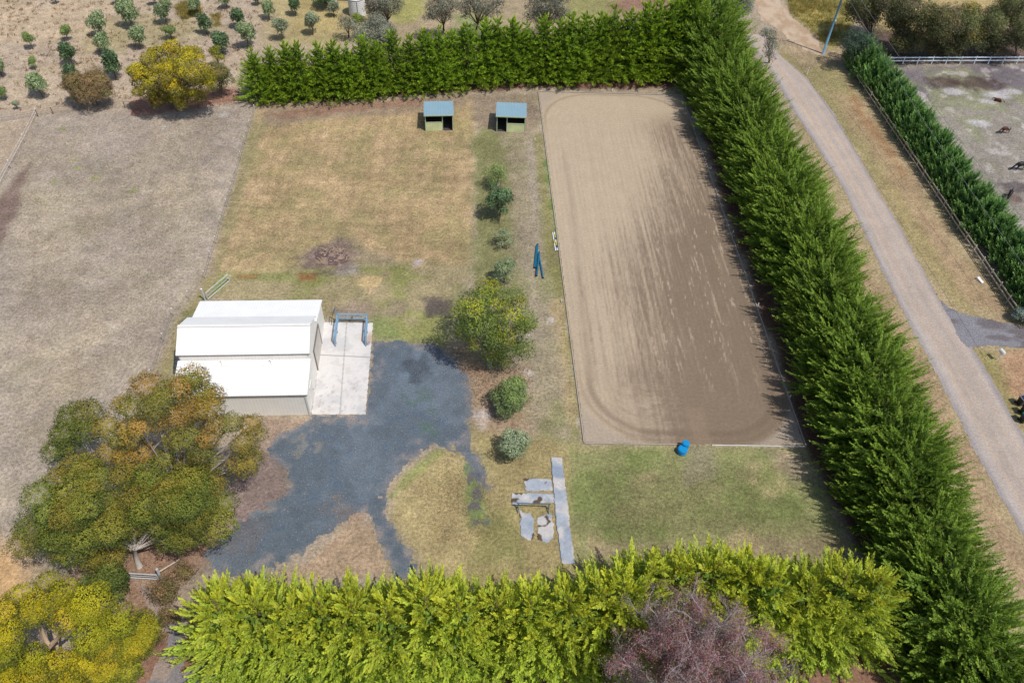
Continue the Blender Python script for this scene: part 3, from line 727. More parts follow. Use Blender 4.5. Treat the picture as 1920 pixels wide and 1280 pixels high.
ORD = ['first', 'second', 'third', 'fourth', 'fifth', 'sixth', 'seventh', 'eighth', 'ninth', 'tenth', 'eleventh', 'twelfth', 'thirteenth', 'fourteenth', 'fifteenth', 'sixteenth', 'seventeenth', 'eighteenth', 'nineteenth', 'twentieth']
TENS = {2: 'twenty', 3: 'thirty', 4: 'forty'}
def ordw(i):
    if i < 20: return ORD[i]
    n = i + 1
    return {30: 'thirtieth', 40: 'fortieth'}.get(n) or TENS[n // 10] + '-' + ORD[n % 10 - 1]
def polyline(pts, n, jit=0.0, r=random.Random(3)):
    P = [Vector(p) for p in pts]; L = [0]
    for a, b in zip(P, P[1:]): L.append(L[-1] + (b - a).length)
    out = []
    for i in range(n):
        s = L[-1] * i / (n - 1)
        for k in range(len(P) - 1):
            if s <= L[k + 1] + 1e-6:
                t = (s - L[k]) / (L[k + 1] - L[k]); p = P[k].lerp(P[k + 1], t); break
        out.append((p.x + r.uniform(-jit, jit), p.y + r.uniform(-jit, jit)))
    return out
def hedge(crowns, trunk, line, n, jit, sc, name, cat, group, lab, seed):
    r = random.Random(seed); protos = []
    for cm in crowns:
        if len(cm.materials) == 0: cm.materials.append(M['needle'])
    for i, (x, y) in enumerate(polyline(line, n, jit, r)):
        rz = r.uniform(0, 6.28) if name != 'cypress_tree' else r.choice((0, math.pi)) + r.uniform(-.35, .35)
        e = empty(name, (x, y, 0), rz); s = sc(i / (n - 1)) * r.uniform(.92, 1.08)
        e.scale = (s * r.uniform(.95, 1.06), s * r.uniform(.95, 1.06), s)
        tag(e, lab(i), cat, group)
        link('trunk', trunk, None, e); link('crown', crowns[i % len(crowns)], None, e)
pt = lambda q: np.clip(1 - q, 0, 1) ** .76
rd_ = lambda q: np.sqrt(np.clip(1 - np.clip(q, 0, 1) ** 2.4, 0, 1))
md = lambda q: np.clip(1 - q ** 1.3, 0, 1) ** .7
LG = [np.array(c) for c in ((.080, .150, .012), (.105, .185, .014), (.065, .125, .014), (.125, .190, .016))]
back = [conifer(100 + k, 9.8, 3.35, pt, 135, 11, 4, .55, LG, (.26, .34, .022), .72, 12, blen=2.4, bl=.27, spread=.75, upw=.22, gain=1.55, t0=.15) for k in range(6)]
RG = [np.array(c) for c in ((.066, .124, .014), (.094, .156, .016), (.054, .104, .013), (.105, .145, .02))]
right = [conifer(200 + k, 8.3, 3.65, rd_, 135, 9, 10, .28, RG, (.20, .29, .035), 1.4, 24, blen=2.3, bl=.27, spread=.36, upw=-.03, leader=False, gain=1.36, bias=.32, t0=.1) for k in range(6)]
GG = [np.array(c) for c in ((.115, .185, .022), (.15, .22, .024), (.095, .16, .022), (.13, .17, .035))]
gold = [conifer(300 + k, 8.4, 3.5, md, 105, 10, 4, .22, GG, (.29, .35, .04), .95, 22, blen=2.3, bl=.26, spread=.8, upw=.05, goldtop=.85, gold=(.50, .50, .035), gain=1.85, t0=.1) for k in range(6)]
FG = [np.array(c) for c in ((.040, .105, .032), (.055, .130, .036), (.034, .090, .030), (.062, .120, .034))]
farh = [conifer(400 + k, 4.6, 2.0, md, 120, 8, 30, .4, FG, (.17, .27, .07), 1.0, 16, blen=1.5, bl=.25, spread=.45, upw=.3, leader=True, gain=1.8, t0=.1) for k in range(4)]
TR = trunk_mesh(8.0, .22, seed=1); TR2 = trunk_mesh(6.4, .3, seed=2); TR3 = trunk_mesh(3.8, .14, seed=3)
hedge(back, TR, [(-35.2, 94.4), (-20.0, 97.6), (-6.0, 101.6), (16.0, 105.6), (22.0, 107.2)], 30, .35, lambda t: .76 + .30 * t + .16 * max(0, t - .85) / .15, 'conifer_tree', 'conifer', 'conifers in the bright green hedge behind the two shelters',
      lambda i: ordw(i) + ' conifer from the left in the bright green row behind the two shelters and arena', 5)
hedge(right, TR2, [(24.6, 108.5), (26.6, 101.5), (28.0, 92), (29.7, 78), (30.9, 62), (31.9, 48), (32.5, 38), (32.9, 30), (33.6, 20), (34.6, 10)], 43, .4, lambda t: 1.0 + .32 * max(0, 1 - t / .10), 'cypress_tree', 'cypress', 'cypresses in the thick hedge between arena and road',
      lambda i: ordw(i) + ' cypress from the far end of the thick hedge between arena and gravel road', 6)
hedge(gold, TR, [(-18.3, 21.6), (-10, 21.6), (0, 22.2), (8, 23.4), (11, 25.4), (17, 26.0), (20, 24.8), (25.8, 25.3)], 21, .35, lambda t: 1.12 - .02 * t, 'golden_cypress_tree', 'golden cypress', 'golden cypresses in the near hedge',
      lambda i: ordw(i) + ' golden cypress from the left in the yellow-green hedge along the bottom', 7)
hedge(farh, TR3, [(49.5, 110.5), (50.8, 102), (52.4, 89), (54.1, 74), (55.3, 64), (55.7, 60.5)], 20, .3, lambda t: .95 + .1 * t, 'young_cypress_tree', 'cypress', 'cypresses behind the timber rail fence',
      lambda i: ordw(i) + ' dark cypress from the far end of the low hedge behind the timber rail fence', 8)

# ---- broadleaf trees
GAIN = [1.75]
def leafblobs(blobs, size, dens, pal, tips, seed, squash=.8, updir=.5, loose=.0, under=-.35, aspect=.5):
    """blobs: (x,y,z,r[,tint]) -> shells of small leaves"""
    r = np.random.default_rng(seed); parts = []; pal = np.asarray(pal); tips = np.asarray(tips)
    for b in blobs:
        x, y, z, rr = b[:4]; tint = b[4] if len(b) > 4 else 1.0
        n = int(dens * rr * rr * .62 / (size * size)) + 12
        d = unit(r.normal(size=(n * 3, 3))); d = d[d[:, 2] > under][:n]; n = len(d)
        # small lumps on the shell
        lump = 1 + .17 * np.sin(d[:, 0] * 6 + x * 3) * np.sin(d[:, 1] * 6.5 + y * 2) + .10 * np.sin(d[:, 2] * 9 + z * 5 + d[:, 0] * 5)
        rad = rr * lump * (1 - np.abs(r.normal(0, .10 + loose, n)))
        P = d * rad[:, None]; P[:, 2] *= squash; P += (x, y, z)
        D = d + r.normal(0, .75, (n, 3)) + (0, 0, updir)
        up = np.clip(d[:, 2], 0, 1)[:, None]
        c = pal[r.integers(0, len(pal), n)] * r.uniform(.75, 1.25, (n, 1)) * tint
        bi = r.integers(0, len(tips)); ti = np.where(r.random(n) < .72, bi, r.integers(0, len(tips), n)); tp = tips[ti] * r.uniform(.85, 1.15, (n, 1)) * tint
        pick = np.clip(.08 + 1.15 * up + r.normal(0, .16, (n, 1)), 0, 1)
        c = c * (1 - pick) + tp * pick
        s = size * r.uniform(.7, 1.3, n)
        nf = unit(d + (0, 0, .25) + r.normal(0, .42, (n, 3)))             # leaves roughly face outwards
        Dn = unit(np.cross(nf, r.normal(size=(n, 3)))) ; fl = nf
        V, F, C = kites(P, Dn + D * .25, s, s * aspect, c, r, flip=fl)
        parts.append((V, F, C))
    V, F, C = join(parts); V[:, 2] = np.maximum(V[:, 2], .04)
    return npmesh('crown', V, F, np.clip(C * GAIN[0], .003, .8))
def limbs(base, blobs, r0, seed, mat='bark', fork=.35, every=1):
    r = random.Random(seed); m = MB(); b = Vector(base)
    if not blobs: return m
    cx = sum(q[0] for q in blobs) / len(blobs); cy = sum(q[1] for q in blobs) / len(blobs); cz = sum(q[2] for q in blobs) / len(blobs)
    top = b.lerp(Vector((cx, cy, cz)), fork)
    m.tube([b + Vector((0, 0, -.05)), b.lerp(top, .5) + Vector((r.uniform(-.1, .1), r.uniform(-.1, .1), 0)), top], [r0 * 1.15, r0 * .9, r0 * .75], 10)
    return m, top
def limbs_mesh(base, blobs, r0, seed, fork=.35, every=1):
    r = random.Random(seed + 1)
    m, top = limbs(base, blobs, r0, seed, fork=fork)
    lm = MB()
    for q in blobs[::every]:
        e = Vector(q[:3]); mid = top.lerp(e, .5) + Vector((r.uniform(-.3, .3), r.uniform(-.3, .3), r.uniform(0, .5))) * min(1, (e - top).length / 3)
        s = r0 * .42
        lm.tube([top - (top - Vector(base)) * .05, mid, e], [s, s * .6, s * .18], 6)
        for _ in range(3):
            d = Vector((r.uniform(-1, 1), r.uniform(-1, 1), r.uniform(-.1, 1))) * q[3] * .8
            st = mid.lerp(e, r.uniform(.3, .9)); lm.tube([st, st + d * .5 + Vector((0, 0, .05)), st + d], [s * .25, s * .16, s * .05], 5)
    return m, lm
def pblob(px, py, z, r, t=1.0):
    g = G(px, py, z); return (g[0], g[1], z, r, t)
def make_tree(name, base, blobs, size, dens, pal, tips, seed, r0, label, cat, group=None, bark='bark', **k):
    """blobs in world coordinates; the tree root stands at base"""
    fork = k.pop('fork', .35); every = k.pop('every', 1)
    bx, by = base; loc = [(b[0] - bx, b[1] - by) + tuple(b[2:]) for b in blobs]
    e = empty(name, (bx, by, 0)); tag(e, label, cat, group)
    link('crown', leafblobs(loc, size, dens, pal, tips, seed, **k), M['leaf'], e)
    tm, lm = limbs_mesh((0, 0, 0), loc, r0, seed, fork, every)
    tm.build('trunk', M[bark], e, smooth=True); lm.build('branches', M[bark], e, smooth=True)
    return e
def fill(poly, step, zlo, zhi, r, seed, jitter=.35, drop=0.0, tint=.15):
    """blobs filling an image outline of a crown at plausible heights (skirt low, top high)"""
    rr = random.Random(seed); P = np.asarray(poly, float); lo = P.min(0); hi = P.max(0); out = []
    y = lo[1] + step * .5; row = 0
    while y < hi[1]:
        x = lo[0] + step * (.5 if row % 2 else 0.1)
        while x < hi[0]:
            jx = x + rr.uniform(-jitter, jitter) * step; jy = y + rr.uniform(-jitter, jitter) * step
            d = -float(sdist(np.array([jx]), np.array([jy]), P)[0])
            if d > step * .28 and rr.random() > drop:
                v = (hi[1] - jy) / (hi[1] - lo[1])
                z = zlo + (zhi - zlo) * min(1.0, (math.sin(min(1, v * 1.25) * math.pi / 2)) * (.75 + .25 * min(1, d / (step * 1.6)))) + rr.uniform(-1.1, .7)
                out.append(pblob(jx, jy, max(z, .4), r * rr.uniform(.75, 1.4), rr.uniform(1 - tint, 1 + tint)))
            x += step
        y += step * .85; row += 1
    return out
OL = [(.095, .13, .065), (.12, .16, .085), (.08, .11, .055)]; OLT = [(.20, .25, .12), (.23, .27, .15), (.16, .22, .095)]
PG = [(.09, .13, .05), (.12, .16, .06)]; PGT = [(.17, .23, .075), (.21, .25, .09)]
DK = [(.04, .064, .028), (.052, .08, .034), (.032, .052, .026)]; DKT = [(.085, .14, .065), (.11, .165, .08)]
GR = [(.11, .13, .085), (.14, .16, .105)]; GRT = [(.20, .24, .15), (.24, .27, .17)]
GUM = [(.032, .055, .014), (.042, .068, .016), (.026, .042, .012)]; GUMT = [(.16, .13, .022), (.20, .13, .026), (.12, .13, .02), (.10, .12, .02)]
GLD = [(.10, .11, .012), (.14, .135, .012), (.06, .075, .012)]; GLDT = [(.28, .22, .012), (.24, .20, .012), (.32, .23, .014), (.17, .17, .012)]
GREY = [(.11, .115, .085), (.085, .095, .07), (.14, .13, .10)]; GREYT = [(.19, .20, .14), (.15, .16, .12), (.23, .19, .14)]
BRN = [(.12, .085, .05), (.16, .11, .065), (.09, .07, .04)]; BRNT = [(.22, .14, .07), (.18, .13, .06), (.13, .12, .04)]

# olive grove: shared crowns, one root per tree
def small_crown(seed, pal, tips, n=9, loose=.05, size=.19):
    r = random.Random(seed); bl = []
    for k in range(n):
        a = r.uniform(0, 6.28); q = r.uniform(.15, .62); bl.append((math.cos(a) * q, math.sin(a) * q, 1.15 + r.uniform(-.35, .55), r.uniform(.38, .56), r.uniform(.8, 1.2)))
    bl.append((0, 0, 1.35, .62, 1.0))
    me = leafblobs(bl, size, 46, pal, tips, seed, squash=.95, loose=loose); me.materials.append(M['leaf'])
    tm, lm = limbs_mesh((0, 0, 0), bl, .075, seed, .45)
    for f in lm.f: tm.f.append(tuple(i + len(tm.v) for i in f))
    tm.v += lm.v
    t = bpy.data.meshes.new('trunk'); t.from_pydata(tm.v, [], tm.f); t.update(); t.materials.append(M['bark'])
    return me, t
SM = {'o': [small_crown(500 + k, OL, OLT) for k in range(4)], 'p': [small_crown(520 + k, PG, PGT, 7, .1) for k in range(3)],
      'd': [small_crown(540 + k, DK, DKT) for k in range(3)], 'g': [small_crown(560 + k, GR, GRT, 9, .08) for k in range(3)]}
olives = [
 (106, 8, 17, 16, 'p', 'tiny yellow-green sapling at the top edge of the orchard, left of the others'),
 (231, 11, 28, 24, 'o', 'bright green orchard tree cut by the top edge, above the big pale one'),
 (293, 10, 22, 22, 'g', 'small grey tree cut by the top edge in the orchard centre'),
 (370, 30, 25, 32, 'o', 'light green olive tree in the top row, with dry yellow grass to its left'),
 (426, 18, 25, 28, 'o', 'mid green olive at the top edge, right of the dry yellow grass'),
 (484, 10, 22, 18, 'g', 'sparse brownish-grey shrub at the top edge of the orchard'),
 (555, 29, 26, 42, 'd', 'tall dark narrow tree near the top edge, left of the bright green bush'),
 (128, 77, 21, 25, 'p', 'small pale yellow-green olive with a thin bare trunk on open ground'),
 (190, 70, 33, 38, 'o', 'round olive tree with a visible trunk, left of the largest pale olive'),
 (250, 54, 36, 42, 'o', 'largest round pale green olive in the middle of the orchard'),
 (314, 47, 31, 42, 'o', 'full olive tree just above and right of the largest olive'),
 (389, 65, 28, 35, 'd', 'irregular dark green tree in the open right of the golden bush top'),
 (448, 54, 29, 32, 'd', 'rounded grey-green dark olive above the pale full olive near the hedge end'),
 (506, 38, 25, 34, 'o', 'upright olive beside the old wire fence posts in the orchard'),
 (62, 93, 22, 28, 'p', 'yellowish small olive at the upper left with a wide shadow'),
 (201, 103, 31, 32, 'o', 'spreading olive with a low flat crown between two rounder ones'),
 (264, 93, 31, 42, 'o', 'dense olive tree just left of the golden bush top'),
 (323, 75, 28, 22, 'p', 'low pale olive directly above the golden bush'),
 (466, 90, 34, 38, 'o', 'full pale olive tree touching the left end of the green hedge'),
 (531, 76, 29, 34, 'g', 'silver-green olive with a dark shadow just behind the hedge tips'),
 (587, 66, 31, 36, 'g', 'silvery round olive right of another one behind the hedge'),
 (626, 32, 24, 26, 'g', 'small grey-green tree left of the white water tank'),
 (138, 124, 30, 38, 'd', 'dark green egg-shaped olive between two small pale saplings and the grove'),
 (218, 148, 36, 42, 'd', 'dark rounded olive just above the right side of the brown bush'),
 (67, 131, 16, 21, 'p', 'very small pale sapling left of the dark egg-shaped olive'),
 (4, 144, 26, 30, 'o', 'olive cut off by the left edge of the picture, upper of two'),
 (139, 160, 32, 30, 'd', 'green olive partly hidden behind the left side of the brown bush'),
 (80, 183, 33, 34, 'o', 'olive tree with a reddish rim at its right, left of the brown bush'),
 (12, 188, 17, 22, 'p', 'small yellow sapling at the left edge of the picture, lower of two'),
 (34, 205, 11, 14, 'g', 'almost bare grey twiggy sapling near the left fence corner'),
 (418, 101, 37, 34, 'd', 'very dark leafy tree behind the slender yellow-green shrub'),
]
rs = random.Random(44)
for k, (px, py, wd, ht, t, lb) in enumerate(olives):
    g = G(px, py); e = empty('olive_tree', g, rs.uniform(0, 6.28)); tag(e, lb, 'olive tree', 'small trees of the orchard')
    cm, tm = SM[t][k % len(SM[t])]
    sx = wd / 14.0 / 1.7; sz = max(.5, min(ht / 14.0 / 1.45, sx * 1.35))
    e.scale = (sx, sx, sz)
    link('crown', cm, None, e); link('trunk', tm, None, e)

def shrub(px, py, wd, ht, pal, tips, seed, label, cat='shrub', scale=14.0, size=.2, n=12, loose=.1, dens=40, name='shrub', bark='bark', squash=.85, group=None, zc=.55, r0=.09):
    """a rounded shrub whose base is at a pixel; wd, ht in pixels, scale px per metre"""
    r = random.Random(seed); W = wd / scale; H = ht / scale / .78; g = G(px, py); bl = []
    for k in range(n):
        a = r.uniform(0, 6.28); q = math.sqrt(r.random()) * W * .34
        bl.append((g[0] + math.cos(a) * q, g[1] + math.sin(a) * q, H * (zc + .28 * r.uniform(-1, 1) * (1 - q / W)), W * r.uniform(.15, .24), r.uniform(.8, 1.2)))
    bl.append((g[0], g[1], H * .62, W * .3, 1.0))
    return make_tree(name, g[:2], bl, size, dens, pal, tips, seed, r0, label, cat, group, bark, loose=loose, squash=squash)
shrub(183, 198, 88, 55, BRN, BRNT + [(.12, .13, .04)], 601, 'broad brown and rust-coloured dome-shaped bush left of the golden bush', 'bush', n=22, size=.17, loose=.12, dens=34)
shrub(412, 128, 30, 42, GLD, [(.2, .2, .02), (.15, .16, .03)], 602, 'slender yellow-green shrub against the right side of the golden bush', 'shrub', n=8)
shrub(418, 184, 56, 62, GUM, [(.16, .15, .05), (.13, .13, .05), (.2, .15, .06)], 603, 'loose olive-brown bush between the golden bush and the green hedge', 'bush', n=16, size=.16, loose=.16, dens=26)
gb = fill([(240, 150), (255, 105), (290, 86), (330, 78), (372, 96), (398, 122), (402, 158), (385, 190), (345, 206), (290, 206), (252, 185)], 17, .8, 7.5, .92, 61, tint=.25)
make_tree('golden_bush', G(322, 203)[:2], gb, .20, 44, [(.085, .085, .016), (.12, .10, .02), (.06, .065, .018)], [(.33, .27, .010), (.27, .24, .012), (.36, .27, .012), (.24, .21, .015), (.17, .14, .03)], 604, .22, 'large round golden-yellow bush at the corner of the dry paddock', 'bush', squash=.8, loose=.06)
# row of shrubs between paddock and arena
shrub(930, 350, 46, 40, PG, PGT, 611, 'pale wispy shrub, topmost in the row beside the arena', n=12, size=.15, loose=.2, dens=18, scale=15)
shrub(937, 410, 52, 56, DK, DKT, 612, 'very dark green glossy shrub second from the top beside the arena', n=14, scale=15.5, size=.22)
shrub(944, 464, 36, 34, PG, GRT, 613, 'small pale sage shrub left of the blue poles', n=9, size=.14, loose=.2, dens=20, scale=16)
shrub(946, 530, 52, 48, GR, OLT, 614, 'grey-green shrub just above the large gum tree', n=13, size=.16, loose=.14, dens=30, scale=17)
shrub(955, 768, 74, 54, OL, [(.14, .19, .06), (.17, .21, .08)], 615, 'full rounded green shrub just below the large gum tree', n=26, size=.17, loose=.1, dens=34, scale=20)
shrub(961, 856, 68, 50, OL, GRT, 616, 'rounded grey-green shrub above the old concrete slabs', n=24, size=.17, loose=.12, dens=28, scale=21)
# mid gum tree
bl = fill([(850, 600), (862, 560), (890, 545), (905, 532), (960, 535), (985, 560), (1002, 590), (995, 625), (985, 660), (960, 690), (930, 692), (905, 660), (870, 655), (852, 630)], 20, 1.1, 7.8, .92, 62, drop=.05, tint=.3)
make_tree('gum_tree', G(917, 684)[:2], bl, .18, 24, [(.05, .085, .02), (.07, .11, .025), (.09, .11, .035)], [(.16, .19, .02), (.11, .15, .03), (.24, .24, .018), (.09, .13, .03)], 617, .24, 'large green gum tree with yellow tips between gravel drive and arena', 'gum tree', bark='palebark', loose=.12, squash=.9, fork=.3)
# big gums by the shed
GAIN[0] = 1.95
A1 = fill([(200, 745), (255, 720), (330, 700), (372, 695), (392, 730), (420, 745), (432, 775), (470, 770), (490, 800), (488, 870), (440, 900), (400, 915), (340, 920), (250, 910), (190, 860), (185, 800)], 33, 3.2, 11.0, 1.15, 63, drop=.12, tint=.22)
A1 += [pblob(360, 715, 11, .9), pblob(395, 738, 9.5, .6), pblob(340, 730, 10.8, 1.2), pblob(470, 860, 4.5, 1.2), pblob(482, 815, 5.5, .9)]
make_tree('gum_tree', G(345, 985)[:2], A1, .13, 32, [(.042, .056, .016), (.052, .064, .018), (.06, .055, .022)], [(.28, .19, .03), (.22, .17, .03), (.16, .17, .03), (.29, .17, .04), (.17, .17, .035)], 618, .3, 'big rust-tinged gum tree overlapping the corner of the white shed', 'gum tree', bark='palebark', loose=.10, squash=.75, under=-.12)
A2 = fill([(110, 870), (180, 855), (260, 880), (330, 890), (400, 880), (430, 905), (432, 960), (400, 1030), (360, 1050), (320, 1035), (290, 1010), (250, 1020), (240, 1060), (160, 1078), (80, 1050), (38, 1010), (45, 960), (80, 910)], 33, 1.8, 7.6, 1.15, 64, drop=.08, tint=.2)
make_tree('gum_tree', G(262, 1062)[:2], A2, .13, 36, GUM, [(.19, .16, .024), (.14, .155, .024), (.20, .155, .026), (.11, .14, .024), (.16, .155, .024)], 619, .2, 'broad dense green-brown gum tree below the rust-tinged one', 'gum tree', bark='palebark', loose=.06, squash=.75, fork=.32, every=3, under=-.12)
A3 = [pblob(140, 785, 6.5, 1.5), pblob(165, 775, 7, 1.3), pblob(125, 815, 6, 1.3), pblob(105, 845, 5.2, 1.1), pblob(160, 810, 6.5, 1.2), pblob(128, 838, 5.4, .9)]
make_tree('gum_tree', G(208, 905)[:2], A3, .15, 40, GUM, [(.12, .135, .02), (.10, .12, .02), (.16, .14, .03)], 620, .17, 'small leaning gum with a pale bare trunk at the far left of the cluster', 'gum tree', bark='palebark', loose=.08, squash=.8, fork=.45, every=2)
A4 = fill([(-60, 1130), (10, 1095), (60, 1080), (115, 1082), (140, 1100), (178, 1095), (190, 1135), (240, 1120), (268, 1145), (285, 1190), (262, 1240), (240, 1300), (120, 1330), (-60, 1330), (-90, 1230)], 35, 2.0, 8.2, 1.15, 65, drop=.05, tint=.18)
GAIN[0] = 1.6
A4 = [b for b in A4 if (PX(*b[:3])[0] - 93) ** 2 / 2.2 + (PX(*b[:3])[1] - 1195) ** 2 > 44 ** 2]
gg = make_tree('golden_gum_tree', G(120, 1262)[:2], A4, .13, 38, [(.055, .075, .012), (.07, .085, .012), (.04, .06, .014)], [(.31, .26, .012), (.25, .235, .012), (.32, .24, .014), (.20, .21, .012)], 621, .33, 'golden-topped gum tree in the bottom left corner with bare forked limbs showing', 'gum tree', bark='tanbark', loose=.05, squash=.75, fork=.3, every=11, under=-.12)
gb_ = gg.location
for pts, rr in (([(122, 1262, 0), (100, 1235, 2.4), (92, 1212, 4.2)], (.30, .24, .2)), ([(92, 1212, 4.2), (80, 1185, 5.6), (77, 1160, 6.6)], (.16, .12, .07)), ([(92, 1212, 4.2), (108, 1196, 5.4), (130, 1172, 6.8)], (.17, .13, .08)), ([(92, 1212, 4.2), (78, 1208, 5.0), (62, 1200, 5.6)], (.12, .09, .05))):
    m = MB(); m.tube([Vector(G(*p)) - gb_ for p in pts], list(rr), 8); m.build('limb', M['tanbark'], gg, smooth=True)
GAIN[0] = 1.6
shrub(212, 1118, 78, 62, GUM, [(.10, .14, .03), (.13, .14, .03)], 622, 'dark green bush behind the pipe gate, between the two large gum trees', 'bush', scale=21, n=18, loose=.1, size=.18)
shrub(322, 1120, 62, 50, BRN, BRNT, 623, 'dry brown shrub right of the pipe gate', scale=21, n=14, loose=.2, size=.13, dens=16)
shrub(352, 1086, 44, 42, BRN, BRNT, 624, 'small brown shrub against the left end of the golden hedge, upper one', scale=21, n=10, loose=.2, size=.13, dens=16)
shrub(325, 1165, 46, 40, BRN, BRNT, 625, 'small brown shrub below the larger dry brown one by the golden hedge', scale=21, n=10, loose=.2, size=.13, dens=16)
shrub(1912, 602, 50, 26, GR, [(.20, .25, .23), (.16, .21, .19)], 626, 'low silver-green shrub at the near end of the dark hedge', scale=19, n=12, size=.14, squash=.6)
# gums behind the far hedge
def back_gum(base, poly, zlo, zhi, seed, label, pal=GREY, tips=GREYT, r=1.0, step=13, loose=.2, dens=24, size=.2, bark='bark', r0=.16, group='gums beyond the far hedge'):
    bl = fill(poly, step, zlo, zhi, r, seed, tint=.25)
    return make_tree('gum_tree', G(*base)[:2], bl, size, dens, pal, tips, seed, r0, label, 'gum tree', group, bark, loose=loose, squash=.95, fork=.3)
back_gum((722, 122), [(662, 60), (680, 35), (710, 28), (738, 45), (742, 85), (725, 105), (690, 100), (668, 85)], 2.5, 7, 631, 'grey-green drooping gum rising behind the hedge below the water tank')
back_gum((728, 55), [(683, 15), (700, -20), (740, -25), (756, 10), (750, 34), (715, 32), (690, 30)], 2.5, 7, 632, 'grey-green gum right beside the white water tank at the top edge')
back_gum((655, 72), [(636, 35), (650, 24), (665, 35), (664, 55), (645, 60)], 1.2, 3.4, 633, 'small dull grey shrub-like gum below the water tank', r=.7, step=10)
back_gum((833, 60), [(798, 15), (820, -15), (850, -10), (862, 15), (850, 38), (815, 42), (798, 35)], 2.5, 7, 634, 'first sparse gum right of the pale grass patch behind the hedge', tips=GREYT + [(.2, .15, .10)])
back_gum((893, 60), [(858, 10), (875, -20), (930, -20), (948, 10), (940, 30), (905, 32), (870, 35)], 3.5, 8, 635, 'dark-stemmed gum with bare forks behind the middle of the hedge', pal=GREY[:2], loose=.3, dens=16)
back_gum((1022, 72), [(984, 20), (1000, -15), (1050, -15), (1072, 15), (1062, 42), (1030, 50), (995, 45)], 3, 8, 636, 'broad dusky gum at the top edge behind the hedge above the arena corner', pal=[(.055, .06, .045), (.08, .07, .055)], dens=26)
back_gum((1300, 62), [(1262, 20), (1275, -15), (1310, -10), (1320, 15), (1300, 50), (1270, 45)], 3, 8, 637, 'dark gum where the bright green hedge meets the thick cypress hedge', pal=[(.035, .042, .032), (.05, .055, .045)], tips=GREYT[:2])
back_gum((1372, 58), [(1320, 10), (1340, -25), (1400, -25), (1420, 0), (1405, 30), (1370, 30), (1330, 25)], 3, 8.5, 638, 'bluish-grey gum at the top edge behind the cypress hedge end', tips=[(.12, .15, .14), (.10, .12, .11)])
back_gum((1442, 118), [(1425, 60), (1445, 45), (1458, 60), (1458, 95), (1445, 118), (1430, 100)], 1.5, 5.5, 639, 'small wispy grey-green gum leaning over the road beside the cypress hedge', r=.75, step=11, loose=.3, dens=12, tips=[(.14, .17, .13), (.12, .14, .11)], group=None)
# gums along the white fence, top right
TRG = [(.05, .062, .026), (.065, .075, .03), (.08, .07, .045)]; TRT = [(.10, .11, .04), (.12, .11, .04), (.085, .105, .035), (.14, .115, .07)]
tr = [((1640, 95), [(1588, 20), (1605, -15), (1640, -20), (1650, 15), (1640, 42), (1600, 45)], 2.5, 7, 'leftmost gum of the dark row above the white rail fence, leaning left'),
      ((1685, 112), [(1640, 10), (1660, -25), (1715, -25), (1722, 20), (1715, 55), (1680, 62), (1650, 40)], 3, 8, 'tall dusky gum second from the left in the row above the white fence'),
      ((1745, 108), [(1722, 40), (1735, 10), (1770, 5), (1800, 25), (1805, 60), (1780, 85), (1740, 80)], 2.5, 7.5, 'gum with an ochre-tinted top in the middle of the row above the white fence'),
      ((1812, 106), [(1785, 30), (1805, 12), (1830, 12), (1842, 40), (1835, 75), (1800, 88), (1785, 70)], 2, 6.5, 'compact green gum just right of the ochre-tinted one'),
      ((1862, 106), [(1838, 40), (1852, 15), (1880, 20), (1888, 50), (1875, 85), (1845, 85)], 2, 6, 'thin-stemmed greyish gum third from the right above the white fence'),
      ((1905, 105), [(1868, 15), (1885, -20), (1925, -25), (1930, 15), (1920, 40), (1885, 45)], 3, 8, 'tall gum at the right edge above the white fence'),
      ((1925, 110), [(1892, 50), (1910, 35), (1945, 30), (1950, 70), (1930, 95), (1900, 90)], 1.5, 5.5, 'lower dark gum at the right edge close to the white fence'),
      ((1700, 108), [(1672, 75), (1690, 60), (1725, 60), (1738, 80), (1725, 100), (1690, 102)], .6, 3.6, 'low dense shrubby gum directly behind the left end of the white fence'),
      ((1765, 108), [(1735, 80), (1760, 66), (1795, 72), (1805, 92), (1780, 104), (1745, 104)], .6, 3.4, 'low dull green shrubby gum behind the middle of the white fence'),
      ((1850, 106), [(1815, 70), (1845, 58), (1875, 66), (1880, 92), (1850, 103), (1820, 100)], .6, 3.6, 'low bluish-green shrubby gum behind the right part of the white fence')]
for k, (b, pl, a, z, lb) in enumerate(tr):
    tp = TRT + ([(.22, .17, .03)] if 'ochre' in lb else []) + ([(.07, .11, .07)] if 'bluish' in lb else [])
    back_gum(b, pl, a, z, 650 + k, lb, pal=TRG, tips=tp, r=1.3, step=13, loose=.16, dens=30, size=.22, r0=.13, group='gums above the white rail fence')
back_gum((1608, 112), [(1578, 90), (1590, 66), (1615, 58), (1638, 75), (1638, 100), (1610, 112), (1585, 108)], .8, 4.6, 662, 'dark bluish-green bushy tree at the far end of the low dark hedge', pal=DK, tips=[(.04, .07, .05), (.05, .08, .055)], r=1.1, dens=36, loose=.1, group=None)
shrub(612, 16, 56, 36, DK, [(.05, .14, .04), (.07, .17, .05)], 663, 'bright green spreading bush at the top edge left of the water tank', 'bush', n=16)
shrub(672, 42, 34, 12, PG, [(.2, .24, .03), (.16, .2, .03)], 664, 'low yellow-green plants at the foot of the water tank', 'plant', n=9, size=.16)

